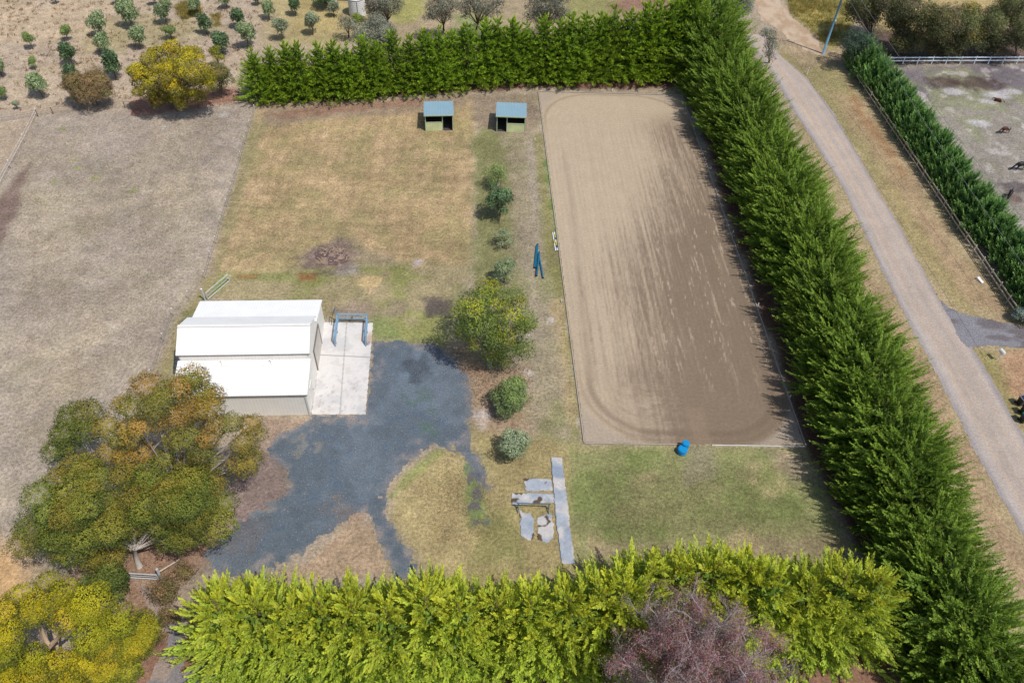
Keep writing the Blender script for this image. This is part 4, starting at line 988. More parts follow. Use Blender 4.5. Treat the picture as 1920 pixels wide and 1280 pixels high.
# ---- pink, nearly bare tree at the bottom
def bare_tree(base, H, R, seed):
    r = random.Random(seed); m = MB(); tw = MB(); ends = []; ids = []
    top = Vector((.2, .1, H * .30)); m.tube([(0, 0, -.05), (.1, 0, H * .15), top], [.34, .28, .25], 10)
    cen = Vector((0, 0, H * .60)); n = 56
    for k in range(n):
        z = 1 - (k + .5) / n * 1.35; a = k * 2.4 + r.uniform(-.3, .3); q = math.sqrt(max(0, 1 - z * z)); f = r.uniform(.78, 1.08)
        e = cen + Vector((math.cos(a) * q * R, math.sin(a) * q * R, z * H * .40)) * f
        d = e - top; mid = top + d * .5 + Vector((r.uniform(-.5, .5), r.uniform(-.5, .5), r.uniform(.1, .9)))
        pts = [top, top.lerp(mid, .5) + Vector((r.uniform(-.2, .2), r.uniform(-.2, .2), .15)), mid, mid.lerp(e, .5) + Vector((r.uniform(-.3, .3), r.uniform(-.3, .3), .1)), e]
        tw.tube(pts, [.10, .075, .055, .035, .018], 6, cap=False)
        for _ in range(10):
            t = r.uniform(1.3, 4); i0 = int(min(3, t)); s0 = pts[i0].lerp(pts[i0 + 1], t - i0 if t < 4 else 1)
            dr = (d.normalized() * .6 + Vector((r.uniform(-1, 1), r.uniform(-1, 1), r.uniform(-.3, .9)))).normalized(); L = r.uniform(.9, 2.0)
            b = s0 + dr * L; c = s0.lerp(b, .5) + Vector((r.uniform(-.2, .2), r.uniform(-.2, .2), r.uniform(-.05, .2)))
            tw.tube([s0, c, b], [.035, .025, .012], 4, cap=False)
            for __ in range(6):
                s1 = c.lerp(b, r.random()); d2 = (dr + Vector((r.uniform(-1, 1), r.uniform(-1, 1), r.uniform(-.4, 1)))).normalized() * r.uniform(.35, .85)
                tw.tube([s1, s1 + d2], [.016, .007], 3, cap=False); ends.append(s1 + d2); ends.append(s1 + d2 * .5); ids += [k, k]
    e = empty('bare_tree', base); tag(e, 'sparse pinkish-red tree with pale bare twigs in front of the golden hedge', 'tree')
    m.build('trunk', M['palebark'], e, smooth=True); tw.build('branches', M['twig'], e)
    g = np.random.default_rng(seed); n = 80000; T = np.array([tuple(t) for t in ends]); ids = np.array(ids); pk = g.integers(0, len(T), n); P = T[pk] + g.normal(0, .2, (n, 3))
    cl = np.array([(.32, .15, .14), (.27, .18, .17), (.22, .17, .14), (.17, .18, .11), (.38, .16, .17), (.27, .20, .19)])
    hue = np.random.default_rng(3).integers(0, 6, 60)[ids[pk]]; ci = np.where(g.random(n) < .55, hue, g.integers(0, 6, n))
    Vv, Ff, Cc = kites(P, g.normal(size=(n, 3)), g.uniform(.08, .17, n), g.uniform(.035, .07, n), cl[ci] * g.uniform(.75, 1.5, (n, 1)), g)
    link('crown', npmesh('crown', Vv, Ff, Cc), M['leaf'], e)
M['twig'] = plain('pale_twigs', alb(182, 168, 172), .85, var=.25, scale=2)
bare_tree((12.4, 18.2, 0), 12.7, 5.3, 9)

# ------------------------------------------------------------ main shed
def build_shed():
    p0 = np.array(G(583, 777)[:2]); p1 = np.array(G(609, 604)[:2])
    dy = p1 - p0; L = np.linalg.norm(dy); rz = math.atan2(-dy[0], dy[1]); W = 11.5
    e = empty('shed', (p0[0], p0[1], 0), rz)       # local: x to the left negative, y away
    tag(e, 'large white steel shed with raised centre roof beside the concrete apron', 'shed')
    a = 3.55; z0, z1, z2, z3 = 2.95, 3.72, 4.50, 5.72; y1, y2, ym = a, L - a, L / 2; T = .07; OV = .14
    # walls
    m = MB(); m.box((-W / 2, .05, z0 / 2), (W, .1, z0)); m.build('wall', M['wallcream'], e)
    m = MB(); m.box((-W / 2, L - .05, z0 / 2), (W, .1, z0)); m.build('wall', M['wallcream'], e)
    prof = [(0.1, 0), (L - .1, 0), (L - .1, z0), (y2, z1), (y2, z2), (ym, z3), (y1, z2), (y1, z1), (.1, z0)]
    for x0 in (-.1, -W):
        m = MB(); n = len(prof)
        m.add([(x0, y, z) for y, z in prof] + [(x0 + .1, y, z) for y, z in prof],
              [tuple(range(n)), tuple(reversed(range(n, 2 * n)))] + [(i, i + n, (i + 1) % n + n, (i + 1) % n) for i in range(n)])
        m.build('wall', M['wallcream_side'], e)
    for yy in (y1, y2):
        m = MB(); m.box((-W / 2, yy + (-.03 if yy == y1 else .03), (z1 + z2) / 2), (W - .22, .08, z2 - z1)); m.build('clerestory_wall', M['wallcream'], e)
    def roof(ya, za, yb, zb, nm='roof'):
        m = MB(); x0, x1 = -W - OV, OV
        m.hexa([(x0, ya, za), (x1, ya, za), (x1, yb, zb), (x0, yb, zb), (x0, ya, za + T), (x1, ya, za + T), (x1, yb, zb + T), (x0, yb, zb + T)])
        return m.build(nm, M['roofwhite'], e)
    s = (z1 - z0) / a; s2 = (z3 - z2) / (ym - y1)
    roof(-.08, z0 - .08 * s + .04, y1 - .10, z1 - .1 * s + .02); roof(y2 + .10, z1 - .1 * s + .02, L + .22, z0 - .22 * s + .02)
    roof(y1 - .10, z2 - .10 * s2 + .03, ym - .002, z3 + .03); roof(ym + .002, z3 + .03, y2 + .10, z2 - .10 * s2 + .03)
    m = MB(); m.beam((-W - OV, ym, z3 + T + .05), (OV, ym, z3 + T + .05), .3, .05); m.build('ridge_cap', M['trimwhite'], e)
    for yy, zz in ((-.11, z0 - .08 * s - .0), (L + .30, z0 - .22 * s - .02), (y1 - .105, z2 - .10 * s2 - .03), (y2 + .105, z2 - .10 * s2 - .03)):
        m = MB(); m.box((-W / 2, yy, zz), (W + .3, .045, .07)); m.build('gutter', M['gutter'], e)
    for t in (.325, .705):    # rainwater spreaders on the lean-to roof
        x = -W * (1 - t); m = MB(); m.tube([(x, y1 - .42, z2 - .25), (x, y1 - .3, z1 + .35), (x + .12, y1 - .62, z1 + .02)], .05, 8)
        m.tube([(x - .75, y1 - .72, z1 + .02 - .05), (x + .95, y1 - .72, z1 + .02 - .05)], .045, 8); m.build('downpipe', M['trimwhite'], e)
    for x in (-W + .05, -.05):
        m = MB(); m.box((x, -.03, z0 / 2 - .05), (.14, .1, z0 - .1)); m.build('corner_trim', M['trimwhite'], e)
    m = MB(); m.box((.03, L * .60, 1.35), (.06, 3.3, 2.7)); d = m.build('roller_door', M['door'], e)
    m = MB(); m.box((.05, L * .60 - 1.7, 1.4), (.1, .1, 2.8)); m.box((.05, L * .60 + 1.7, 1.4), (.1, .1, 2.8)); m.box((.05, L * .60, 2.80), (.12, 3.5, .12)); m.build('door_frame', M['gutter'], e)
    m = MB(); m.box((.03, 1.9, 1.05), (.05, .95, 2.1)); d = m.build('door', M['trimwhite'], e)
    h = MB(); h.tube([(.06, 2.22, 1.0), (.12, 2.22, 1.0), (.12, 2.12, 1.0)], .02, 6); h.build('handle', M['gutter'], d)
build_shed()

# ------------------------------------------------------------ shelters
def shelter(pl, pr, flip, label):
    a = np.array(G(*pl)[:2]); b = np.array(G(*pr)[:2]); W = np.linalg.norm(b - a); rz = math.atan2(b[1] - a[1], b[0] - a[0])
    e = empty('horse_shelter', (a[0], a[1], 0), rz); tag(e, label, 'shelter', 'horse shelters in front of the far hedge')
    D = 3.4; zf = 2.42; zb = 2.12; t = .05
    m = MB(); m.hexa([(-.12, -.25, zf), (W + .12, -.25, zf), (W + .12, D + .15, zb), (-.12, D + .15, zb), (-.12, -.25, zf + t), (W + .12, -.25, zf + t), (W + .12, D + .15, zb + t), (-.12, D + .15, zb + t)])
    m.build('roof', M['blueroof'], e)
    m = MB(); m.box((W / 2, -.28, zf + .01), (W + .26, .06, .14)); m.build('fascia', M['greenpost'], e)
    m = MB(); m.box((W / 2, D - .03, zb / 2), (W, .06, zb - .02)); m.build('back_wall', M['greenwall'], e)
    for x in (.03, W - .03):
        m = MB(); m.hexa([(x - .03, .08, 0), (x + .03, .08, 0), (x + .03, D - .06, 0), (x - .03, D - .06, 0), (x - .03, .08, zf - .05), (x + .03, .08, zf - .05), (x + .03, D - .06, zb), (x - .03, D - .06, zb)])
        m.build('side_wall', M['greenside'], e)
    xs = (0.0, W * .62) if not flip else (W * .36, W)
    hx = MB(); hx.box(((xs[0] + xs[1]) / 2, 0, .62), (xs[1] - xs[0] - .08, .05, 1.2)); hx.build('half_wall', M['greenwall'], e)
    for x in (0.04, W * (.62 if not flip else .36), W - .04):
        m = MB(); m.box((x, 0, zf / 2 - .02), (.1, .1, zf - .06)); m.build('post', M['greenpost'], e)
    m = MB(); m.beam((xs[0], 0, 1.27), (xs[1], 0, 1.27), .1, .07); m.build('rail', M['greenpost'], e)
    m = MB(); m.box((W / 2, D / 2, .02), (W - .14, D - .16, .03)); m.build('floor', M['rubber'], e)
shelter((798, 246), (850, 245), False, 'left horse shelter with blue-grey roof and the doorway on its right side')
shelter((931, 247), (984, 249), True, 'right horse shelter next to the arena with the doorway on its left side')

# ------------------------------------------------------------ fences and gates
def wire_fence(name, pts, hs, label, wz, mat_wire, mat_post, pr=.035, wr=.012, cap=True, cat='fence'):
    base = pts[0]; e = empty(name, (base[0], base[1], 0)); tag(e, label, cat)
    P = [(p[0] - base[0], p[1] - base[1]) for p in pts]
    for p in P:
        m = MB(); m.tube([(p[0], p[1], 0), (p[0], p[1], hs)], pr, 6); po = m.build('post', mat_post, e)
        if cap: c = MB(); c.tube([(p[0], p[1], hs + .002), (p[0], p[1], hs + .12)], pr * 1.9, 8); c.build('cap', M['white'], po)
    for z in wz:
        m = MB(); m.tube([(p[0], p[1], z) for p in P], wr, 5); m.build('wire', mat_wire, e)
    return e
epx = [(483, 196), (479, 212), (470, 241), (461, 271), (453, 299), (445, 328), (436, 359), (427, 389), (417, 421), (407, 458), (397, 486), (386, 523), (356, 561), (327, 593), (309, 640), (287, 708)]
wire_fence('electric_fence', [G(*p)[:2] for p in epx], 1.1, 'thin electric wire fence with white-capped posts dividing the dry paddock from the golden one', (.5, .95), M['wire'], M['greytimber'], pr=.03, wr=.011)
wire_fence('tape_fence', [G(*p)[:2] for p in ((72, 219), (48, 268), (22, 316), (-4, 366), (-40, 430))], 1.15, 'white tape fence leading diagonally from the corner post to the left edge', (1.1, .7), M['tape'], M['greytimber'], pr=.04, wr=.016)
wire_fence('boundary_fence', [G(*p)[:2] for p in ((-60, 236), (0, 230), (72, 219), (100, 214), (165, 208), (235, 203), (300, 205), (380, 196), (440, 190), (482, 193))], 1.0, 'low dark wire fence along the bottom of the orchard', (.35, .65, .95), M['browntimber'], M['browntimber'], pr=.05, wr=.012, cap=False)
wire_fence('orchard_fence', [G(*p)[:2] for p in ((500, -10), (505, 12), (515, 28), (524, 44))], 1.1, 'short line of old grey posts and wire at the top of the orchard', (.6, 1.0), M['wire'], M['greytimber'], pr=.06, cap=False)
def rail_fence(name, p0, p1, n, hs, zs, label, mat, pw=.11, rw=.05, rh=.14, dz=0):
    a = np.array(G(*p0)[:2]); b = np.array(G(*p1)[:2]); e = empty(name, (a[0], a[1], 0)); tag(e, label, 'rail fence'); d = b - a; L = np.linalg.norm(d); u = d / L; s = np.array((-u[1], u[0]))
    for k in range(n + 1):
        p = d * k / n; m = MB(); m.box((p[0], p[1], hs / 2), (pw, pw, hs), math.atan2(u[1], u[0])); m.build('post', mat, e)
    for z in zs:
        for k in range(n):   # each rail length spans one bay
            p = d * k / n + u * .02 - s * (pw / 2 + rw / 2 + .002); q = d * (k + 1) / n - u * .02 - s * (pw / 2 + rw / 2 + .002)
            m = MB(); m.beam((p[0], p[1], z), (q[0], q[1], z), rw, rh); m.build('rail', mat, e)
    return e
rail_fence('rail_fence', (1665, 121), (2010, 119.5), 13, 1.25, (.62, 1.12), 'white two-rail fence along the top of the grey horse paddock', M['fencewhite'], rh=.16)
rail_fence('rail_fence', (1584, 118), (1903, 594), 26, 1.2, (.55, 1.05), 'weathered timber two-rail fence in front of the low dark hedge', M['greytimber'])
def pipe_gate(base, end, h, label, mat, z0=.1, lean=0, rails=5):
    a = Vector(base); b = Vector(end); e = empty('pipe_gate', a); tag(e, label, 'gate'); d = b - a; ln = Vector((lean, -lean, 0))
    f = MB(); c = [Vector((0, 0, z0)), d + Vector((0, 0, z0)), d + ln + Vector((0, 0, z0 + h)), ln + Vector((0, 0, z0 + h))]
    for i in range(4): f.tube([c[i], c[(i + 1) % 4]], .045, 8)
    f.build('frame', mat, e)
    for k in range(1, rails - 1):
        t = k / (rails - 1); m = MB(); m.tube([c[0].lerp(c[3], t), c[1].lerp(c[2], t)], .025, 6); m.build('bar', mat, e)
    return e
g = G(390, 562); h = G(431, 527)
pipe_gate(g, h, .9, 'open galvanised pipe gate standing behind the back corner of the shed', M['galv'], rails=3)
m = MB(); gx_, gy_ = g[0] - .25, g[1] - .1
o = empty('gate_post', (gx_, gy_, 0)); tag(o, 'stout steel gate post at the back corner of the shed', 'gate post'); m.tube([(0, 0, 0), (0, 0, 1.6)], .08, 10); m.build('shaft', M['galv'], o); m = MB(); m.tube([(0, 0, 1.601), (0, 0, 1.66)], .1, 10); m.build('cap', M['white'], o)
pipe_gate(G(232, 1084), G(300, 1088), .75, 'white two-rail pipe barrier under the gum trees at the lower left', M['galv'], z0=.25, rails=3)
o = empty('fence_post', G(302, 1084)); tag(o, 'leaning grey strainer post beside the pipe barrier under the gums', 'post'); m = MB(); m.tube([(0, 0, 0), (.05, .1, 1.4)], .1, 8); m.build('shaft', M['galv'], o); m = MB(); m.tube([(.05, .1, .9), (.9, 1.6, .05)], .06, 8); m.build('brace', M['greytimber'], o)
pipe_gate(G(1622, 1060), G(1645, 1080), 1.1, 'small galvanised pipe gate half hidden between cypress and golden hedges', M['galv'], rails=6)

# wash bay rails on the apron
def wash_bay():
    bl, brr, fl, fr = (Vector(G(*p)) for p in ((635, 605), (690, 606), (630, 645), (687, 645))); e = empty('wash_bay_rail', bl); tag(e, 'blue-grey steel horse wash bay rails standing on the concrete apron', 'wash bay')
    B = Vector((0, 0, 0)); Rr = brr - bl; FL = fl - bl; FR = fr - bl; h = 1.15
    for p, q in ((B, FL), (Rr, FR)):
        for k in (0, .5, 1):
            c = p.lerp(q, k); m = MB(); m.beam(c + Vector((0, 0, .06)), c + Vector((0, 0, h - .05)), .12); m.build('post', M['bluesteel'], e)
        for z in (h, .62):
            m = MB(); m.beam(p + Vector((0, 0, z)), q + Vector((0, 0, z)), .14, .10); m.build('side_rail', M['bluesteel'], e)
        m = MB(); m.beam(q + Vector((0, 0, h)), q + (q - p).normalized() * .35 + Vector((0, 0, .08)), .10); m.build('brace', M['bluesteel'], e)
    for z in (h + .12, .70):
        m = MB(); m.beam(B + Vector((0, .0, z)), Rr + Vector((0, 0, z)), .12, .10); m.build('back_rail', M['bluesteel'], e)
    m = MB(); m.beam(B + Vector((-.1, .1, 0)), B + Vector((-.1, .1, 2.1)), .07); m.build('mast', M['bluesteel'], e)
    m = MB(); m.tube([B + Vector((-.1, .1, 2.1)), B + Vector((-.35, -.3, 1.5)), B + Vector((-.55, -.5, .7)), B + Vector((-.6, -.4, .08))], .03, 6); m.build('hose', M['black'], e)
    m = MB(); m.box(Rr.lerp(B, .5) + Vector((0, -.06, .95)), (.1, .1, .3)); m.build('tap', M['gutter'], e)
    o = empty('metal_bucket', G(691, 646)); tag(o, 'small grey metal bucket on the apron at the foot of the wash bay', 'bucket')
    m = MB(); m.lathe((0, 0, .06), [(.13, 0), (.17, .3), (.155, .3), (.12, .03)], 14); m.build('pail', M['galv'], o); m = MB(); m.tube([(-.17, 0, .36), (-.1, 0, .5), (.1, 0, .5), (.17, 0, .36)], .01, 5); m.build('handle', M['wire'], o)
wash_bay()
# hitching rail on old slab
def hitch():
    a = Vector(G(968, 952)); b = Vector(G(1032, 954)); e = empty('hitching_rail', a); tag(e, 'low dark blue steel hitching rail on the stained slab', 'hitching rail'); d = b - a
    m = MB(); m.tube([(0, 0, .8), d + Vector((0, 0, .8))], .05, 8); m.build('rail', M['teal2'], e)
    for p in (Vector((.15, 0, 0)), d - Vector((.15, 0, 0))):
        m = MB(); m.beam(p + Vector((-.02, 0, .0)), p + Vector((0, 0, .78)), .08); m.build('post', M['teal2'], e)
        m = MB(); m.beam(p + Vector((0, -.5, .04)), p + Vector((0, 0, .5)), .06); m.build('brace', M['teal2'], e)
M['teal2'] = plain('dark_blue_steel', alb(70, 100, 120), .5)
hitch()

# ------------------------------------------------------------ small things
def pole_thing(name, a, b, r, label, cat, group, mat, bands=None, za=None):
    za = r if za is None else za
    A = Vector(G(*a)); B = Vector(G(*b)); e = empty(name, A); tag(e, label, cat, group); d = B - A; n = bands or 1; zz = Vector((0, 0, za))
    if not bands: m = MB(); m.tube([zz, d + zz], r, 12); m.build('shaft', mat, e, smooth=False)
    else:
        for k in range(n):
            m = MB(); m.tube([d * (k / n) + zz, d * ((k + 1) / n - .004) + zz], r, 10); m.build('band', mat[k % len(mat)], e)
    for q, s in ((Vector((0, 0, 0)), -1), (d, 1)):
        m = MB(); u = d.normalized() * s * .03; m.tube([q + zz + u * .03, q + zz + u], r * 1.06, 12); m.build('end_cap', M['black'], e)
for k, (a, b, lb, z) in enumerate([((1002, 503), (1006, 463), 'leftmost blue pole of the heap on the grass beside the arena', None), ((1005, 503), (1008, 459), 'second blue pole from the left, lying close against the leftmost', None), ((1006, 520), (1011, 476), 'third blue pole, slanting towards the lower left end of the heap', .26), ((1018, 522), (1010, 478), 'rightmost blue pole of the heap, slanting to the lower right', None)]):
    pole_thing('jump_pole', a, b, .10, lb, 'pole', 'blue poles lying on the grass', M['teal'], za=z)
bands = [M['white'], M['teal'], M['white'], M['yellow']]
pole_thing('striped_pole', (1045, 471), (1039, 436), .07, 'white and blue banded jump pole lying nearest the arena edge', 'pole', 'striped poles by the arena', [M['white'], M['teal'], M['yellow']], 7)
pole_thing('striped_pole', (1042, 472), (1036, 437), .07, 'mostly white jump pole lying on the outer side of the banded one', 'pole', 'striped poles by the arena', [M['white'], M['white'], M['yellow']], 5)
def barrel(px, py, r, h, label):
    e = empty('plastic_barrel', G(px, py)); tag(e, label, 'barrel', 'blue plastic things at the arena entry')
    m = MB(); m.lathe((0, 0, 0), [(r * .9, 0), (r, .06), (r, h * .3), (r * 1.05, h * .33), (r, h * .36), (r, h * .64), (r * 1.05, h * .67), (r, h * .7), (r, h * .95), (r * .92, h)], 24); m.build('body', M['blueplastic'], e, smooth=False)
    m = MB(); m.lathe((0, 0, h), [(r * .80, 0.002), (r * .8, .03), (r * .5, .04), (r * .2, .04)], 20); m.build('lid', M['blueplastic'], e)
barrel(1278, 848, .42, .62, 'larger blue plastic drum at the arena entry, in front of the smaller one')
barrel(1283, 840, .34, .85, 'smaller blue plastic drum right against the arena edging')
def marker(px, py, label, h=.42):
    e = empty('arena_marker', G(px, py)); tag(e, label, 'marker', 'white markers around the arena')
    m = MB(); m.hexa([(-.07, -.07, 0), (.07, -.07, 0), (.07, .07, 0), (-.07, .07, 0), (-.03, -.03, h), (.03, -.03, h), (.03, .03, h), (-.03, .03, h)]); m.build('cone', M['white'], e)
    m = MB(); m.box((0, 0, .015), (.2, .2, .03)); m.build('base', M['black'], e)
for q in ((1297, 222, 'white marker beside the far right corner of the arena'), (1332, 318, 'white marker in the hedge shade, second down the right side of the arena'), (1374, 437, 'white marker in the hedge shade, third down the right side'), (1421, 573, 'white marker in the hedge shade, fourth down the right side'), (1481, 745, 'white marker in the hedge shade nearest the near right corner'),
          (1148, 171, 'white marker at the far end board of the arena under the green hedge'), (1003, 263, 'white marker on the grass outside the far left corner of the arena'), (1053, 566, 'dark-based white marker outside the left arena board')): marker(*q)
def stake(px, py, h, label, name='reflector_post'):
    e = empty(name, G(px, py)); tag(e, label, 'marker post'); m = MB(); m.box((0, 0, h / 2), (.12, .05, h)); m.build('post', M['white'], e); m = MB(); m.box((0, -.032, h * .85), (.08, .01, .12)); m.build('reflector', M['gutter'], e)
stake(1513, 140, 1.1, 'white roadside guide post on the verge near the power pole')
e = empty('sign_board', G(1837, 527), .5); tag(e, 'white tilted board lying on the verge by the timber rail fence', 'board'); m = MB(); m.hexa([(-.16, -.4, .05), (.16, -.4, .05), (.16, .4, .05), (-.16, .4, .05), (-.16, -.4, .1), (.16, -.4, .1), (.16, .4, .3), (-.16, .4, .3)]); m.build('panel', M['white'], e); m = MB(); m.box((0, .3, .02), (.5, .08, .04)); m.build('foot', M['galv'], e)
e = empty('mailbox', G(1869, 674), .3); tag(e, 'white mailbox on a thin post at the side track corner', 'mailbox'); m = MB(); m.tube([(0, 0, 0), (0, 0, 1.05)], .04, 8); m.build('post', M['whitepaint'], e)
m = MB(); pr = [(-.17, 0), (.17, 0), (.17, .2), (.1, .3), (0, .34), (-.1, .3), (-.17, .2)]; n = len(pr); m.add([(x, -.28, 1.05 + z) for x, z in pr] + [(x, .28, 1.05 + z) for x, z in pr], [tuple(reversed(range(n))), tuple(range(n, 2 * n))] + [(i, (i + 1) % n, (i + 1) % n + n, i + n) for i in range(n)]); m.build('box', M['white'], e); m = MB(); m.box((0, -.295, 1.16), (.24, .02, .16)); m.build('flap', M['galv'], e)
def bin_(px, py, lid, label, open_=False):
    e = empty('wheelie_bin', G(px, py), .25); tag(e, label, 'wheelie bin', 'wheelie bins beside the road')
    m = MB(); a, b, h = .24, .31, 1.0
    m.hexa([(-a, -a, .06), (a, -a, .06), (a, a, .06), (-a, a, .06), (-b, -b, h), (b, -b, h), (b, b, h), (-b, b, h)]); m.build('body', M['black'], e, .02)
    m = MB()
    if open_:
        for c, d in (((0, -b, h + .03), (2 * b + .06, .05, .07)), ((0, b, h + .03), (2 * b + .06, .05, .07)), ((-b, 0, h + .03), (.05, 2 * b, .07)), ((b, 0, h + .03), (.05, 2 * b, .07))): m.box(c, d)
        m.build('rim', M['rim'], e)
    else:
        m.hexa([(-.34, -.36, h + .003), (.34, -.36, h + .003), (.34, .36, h + .003), (-.34, .36, h + .003), (-.28, -.3, h + .07), (.28, -.3, h + .07), (.28, .32, h + .11), (-.28, .32, h + .11)]); m.build('lid', lid, e, .015)
    m = MB(); m.tube([(-.25, .38, h - .03), (.25, .38, h - .03)], .02, 6); m.build('handle', M['black'], e)
    for x in (-.27, .27): m = MB(); m.tube([(x - .03, .3, .1), (x + .03, .3, .1)], .1, 12); m.build('wheel', M['black'], e)
M['rim'] = plain('grey_rim', alb(150, 150, 165), .5)
bin_(1911, 758, None, 'open dark wheelie bin with a pale rim, uppermost of the three', True)
bin_(1917, 775, M['black'], 'dark-lidded wheelie bin at the picture edge between the other two')
bin_(1916, 790, M['green'], 'wheelie bin with a bright green lid, lowest of the three')
# power pole with cables
def power():
    b = G(1543, 101); H = 10.6; e = empty('power_pole', b); tag(e, 'tall pale blue-grey power pole on the grass by the dirt track', 'power pole')
    m = MB(); m.tube([(0, 0, 0), (0, 0, H)], [.19, .13], 14); m.build('shaft', M['pole'], e, smooth=True)
    m = MB(); m.beam((-.9, .2, H - .5), (.9, -.2, H - .5), .1, .12); a = m.build('crossarm', M['greytimber'], e)
    for x in (-.8, .8): i = MB(); i.lathe((x, -.22 * x, H - .43), [(.03, 0), (.06, .04), (.03, .08), (.06, .12), (.02, .18)], 10); i.build('insulator', M['white'], a)
    m = MB(); m.box((.17, -.1, 5.2), (.16, .16, .25)); m.build('junction_box', M['white'], e)
    for sx, end, lb in ((-.8, (2010, 620), 'overhead cable crossing above the low dark hedge'), (.8, (2010, 520), 'overhead cable crossing above the grey horse paddock')):
        A = Vector((b[0] + sx, b[1] - .2 * sx, H - .25)); B = Vector(G(*end, 7.5)); c = empty('overhead_cable', A); tag(c, lb, 'cable'); d = B - A
        m = MB(); m.tube([d * t + Vector((0, 0, -4 * .9 * t * (1 - t))) for t in [i / 16 for i in range(17)]], .018, 5); m.build('wire', M['wire'], c)
power()
# water tanks and the corner of a building
def tank(px, py, r, h, label):
    e = empty('water_tank', G(px, py)); tag(e, label, 'water tank', 'white water tanks'); m = MB(); m.lathe((0, 0, 0), [(r, 0), (r, h)], 40); m.build('shell', M['tank'], e)
    m = MB(); m.lathe((0, 0, h + .002), [(r + .06, 0), (r + .06, .06), (r * .5, .3), (.3, .42)], 40); m.build('roof', M['trimwhite'], e)
    m = MB(); m.lathe((.6, -.5, h + .25), [(.3, 0), (.3, .15), (.25, .17)], 16); m.build('hatch', M['gutter'], e)
    m = MB(); m.tube([(.35, -r - .05, 0), (.35, -r - .05, h)], .05, 8); m.build('pipe', M['galv'], e)
tank(671, 27, 1.3, 2.7, 'white ribbed water tank at the top edge with a pale pipe up its side')
tank(703, 6, 1.1, 2.3, 'second white water tank mostly hidden behind a grey-green gum')
e = empty('outbuilding', G(632, 4), .05); tag(e, 'dark outbuilding at the top edge behind the water tank', 'outbuilding')
m = MB(); m.box((0, 2.6, 1.25), (5.2, 4.4, 2.5)); m.build('wall', M['darkwall'] if 'darkwall' in M else M['gutter'], e)
m = MB(); m.hexa([(-2.9, .1, 2.45), (2.9, .1, 2.45), (2.9, 5.1, 3.1), (-2.9, 5.1, 3.1), (-2.9, .1, 2.52), (2.9, .1, 2.52), (2.9, 5.1, 3.17), (-2.9, 5.1, 3.17)]); m.build('roof', M['trimwhite'], e)
m = MB(); m.box((-.6, .36, 1.0), (1.0, .06, 2.0)); m.build('door', M['greenpost'], e)
for x in (-2.3, 2.3): m = MB(); m.beam((x, .2, 0), (x, .2, 2.44), .12); m.build('post', M['bluesteel'], e)
# heap of earth and sticks in the golden paddock
def heap():
    g = G(622, 482); e = empty('rubble_heap', g); tag(e, 'low heap of dark soil and broken branches in the golden paddock', 'rubble heap')
    n = 60; X, Y = np.meshgrid(np.linspace(-2.4, 2.4, n), np.linspace(-1.9, 1.9, n)); d = np.hypot(X / 2.2, Y / 1.7)
    Z = .42 * smooth(1.0, .1, d + (fbm(X, Y, .9, 3, 3.) - .5) * .5) * (.6 + .8 * fbm(X, Y, 2.2, 4, 8.)); Z[d > 1.05] = -.02; Z -= .015
    C = mixc(np.broadcast_to(alb(112, 94, 92), X.shape + (3,)), alb(160, 138, 120), smooth(.5, .65, fbm(X, Y, 1.8, 3, 6.)))
    i = np.arange((n - 1) ** 2); b0 = (i // (n - 1)) * n + i % (n - 1)
    link('soil', npmesh('soil', np.stack([X.ravel(), Y.ravel(), Z.ravel()], 1), np.stack([b0, b0 + 1, b0 + n + 1, b0 + n], 1), C.reshape(-1, 3), True), M['gravel'], e)
    r = random.Random(5); m = MB()
    for k in range(70):
        a = r.uniform(0, 6.28); q = r.uniform(.2, 1.9); p = Vector((math.cos(a) * q, math.sin(a) * q * .75, .12 + .25 * max(0, 1 - q / 2))); b = r.uniform(0, 3.14); L = r.uniform(.15, .5)
        m.tube([p, p + Vector((math.cos(b) * L, math.sin(b) * L, r.uniform(0, .12)))], r.uniform(.02, .045), 5)
    m.build('sticks', M['tanbark'], e)
heap()

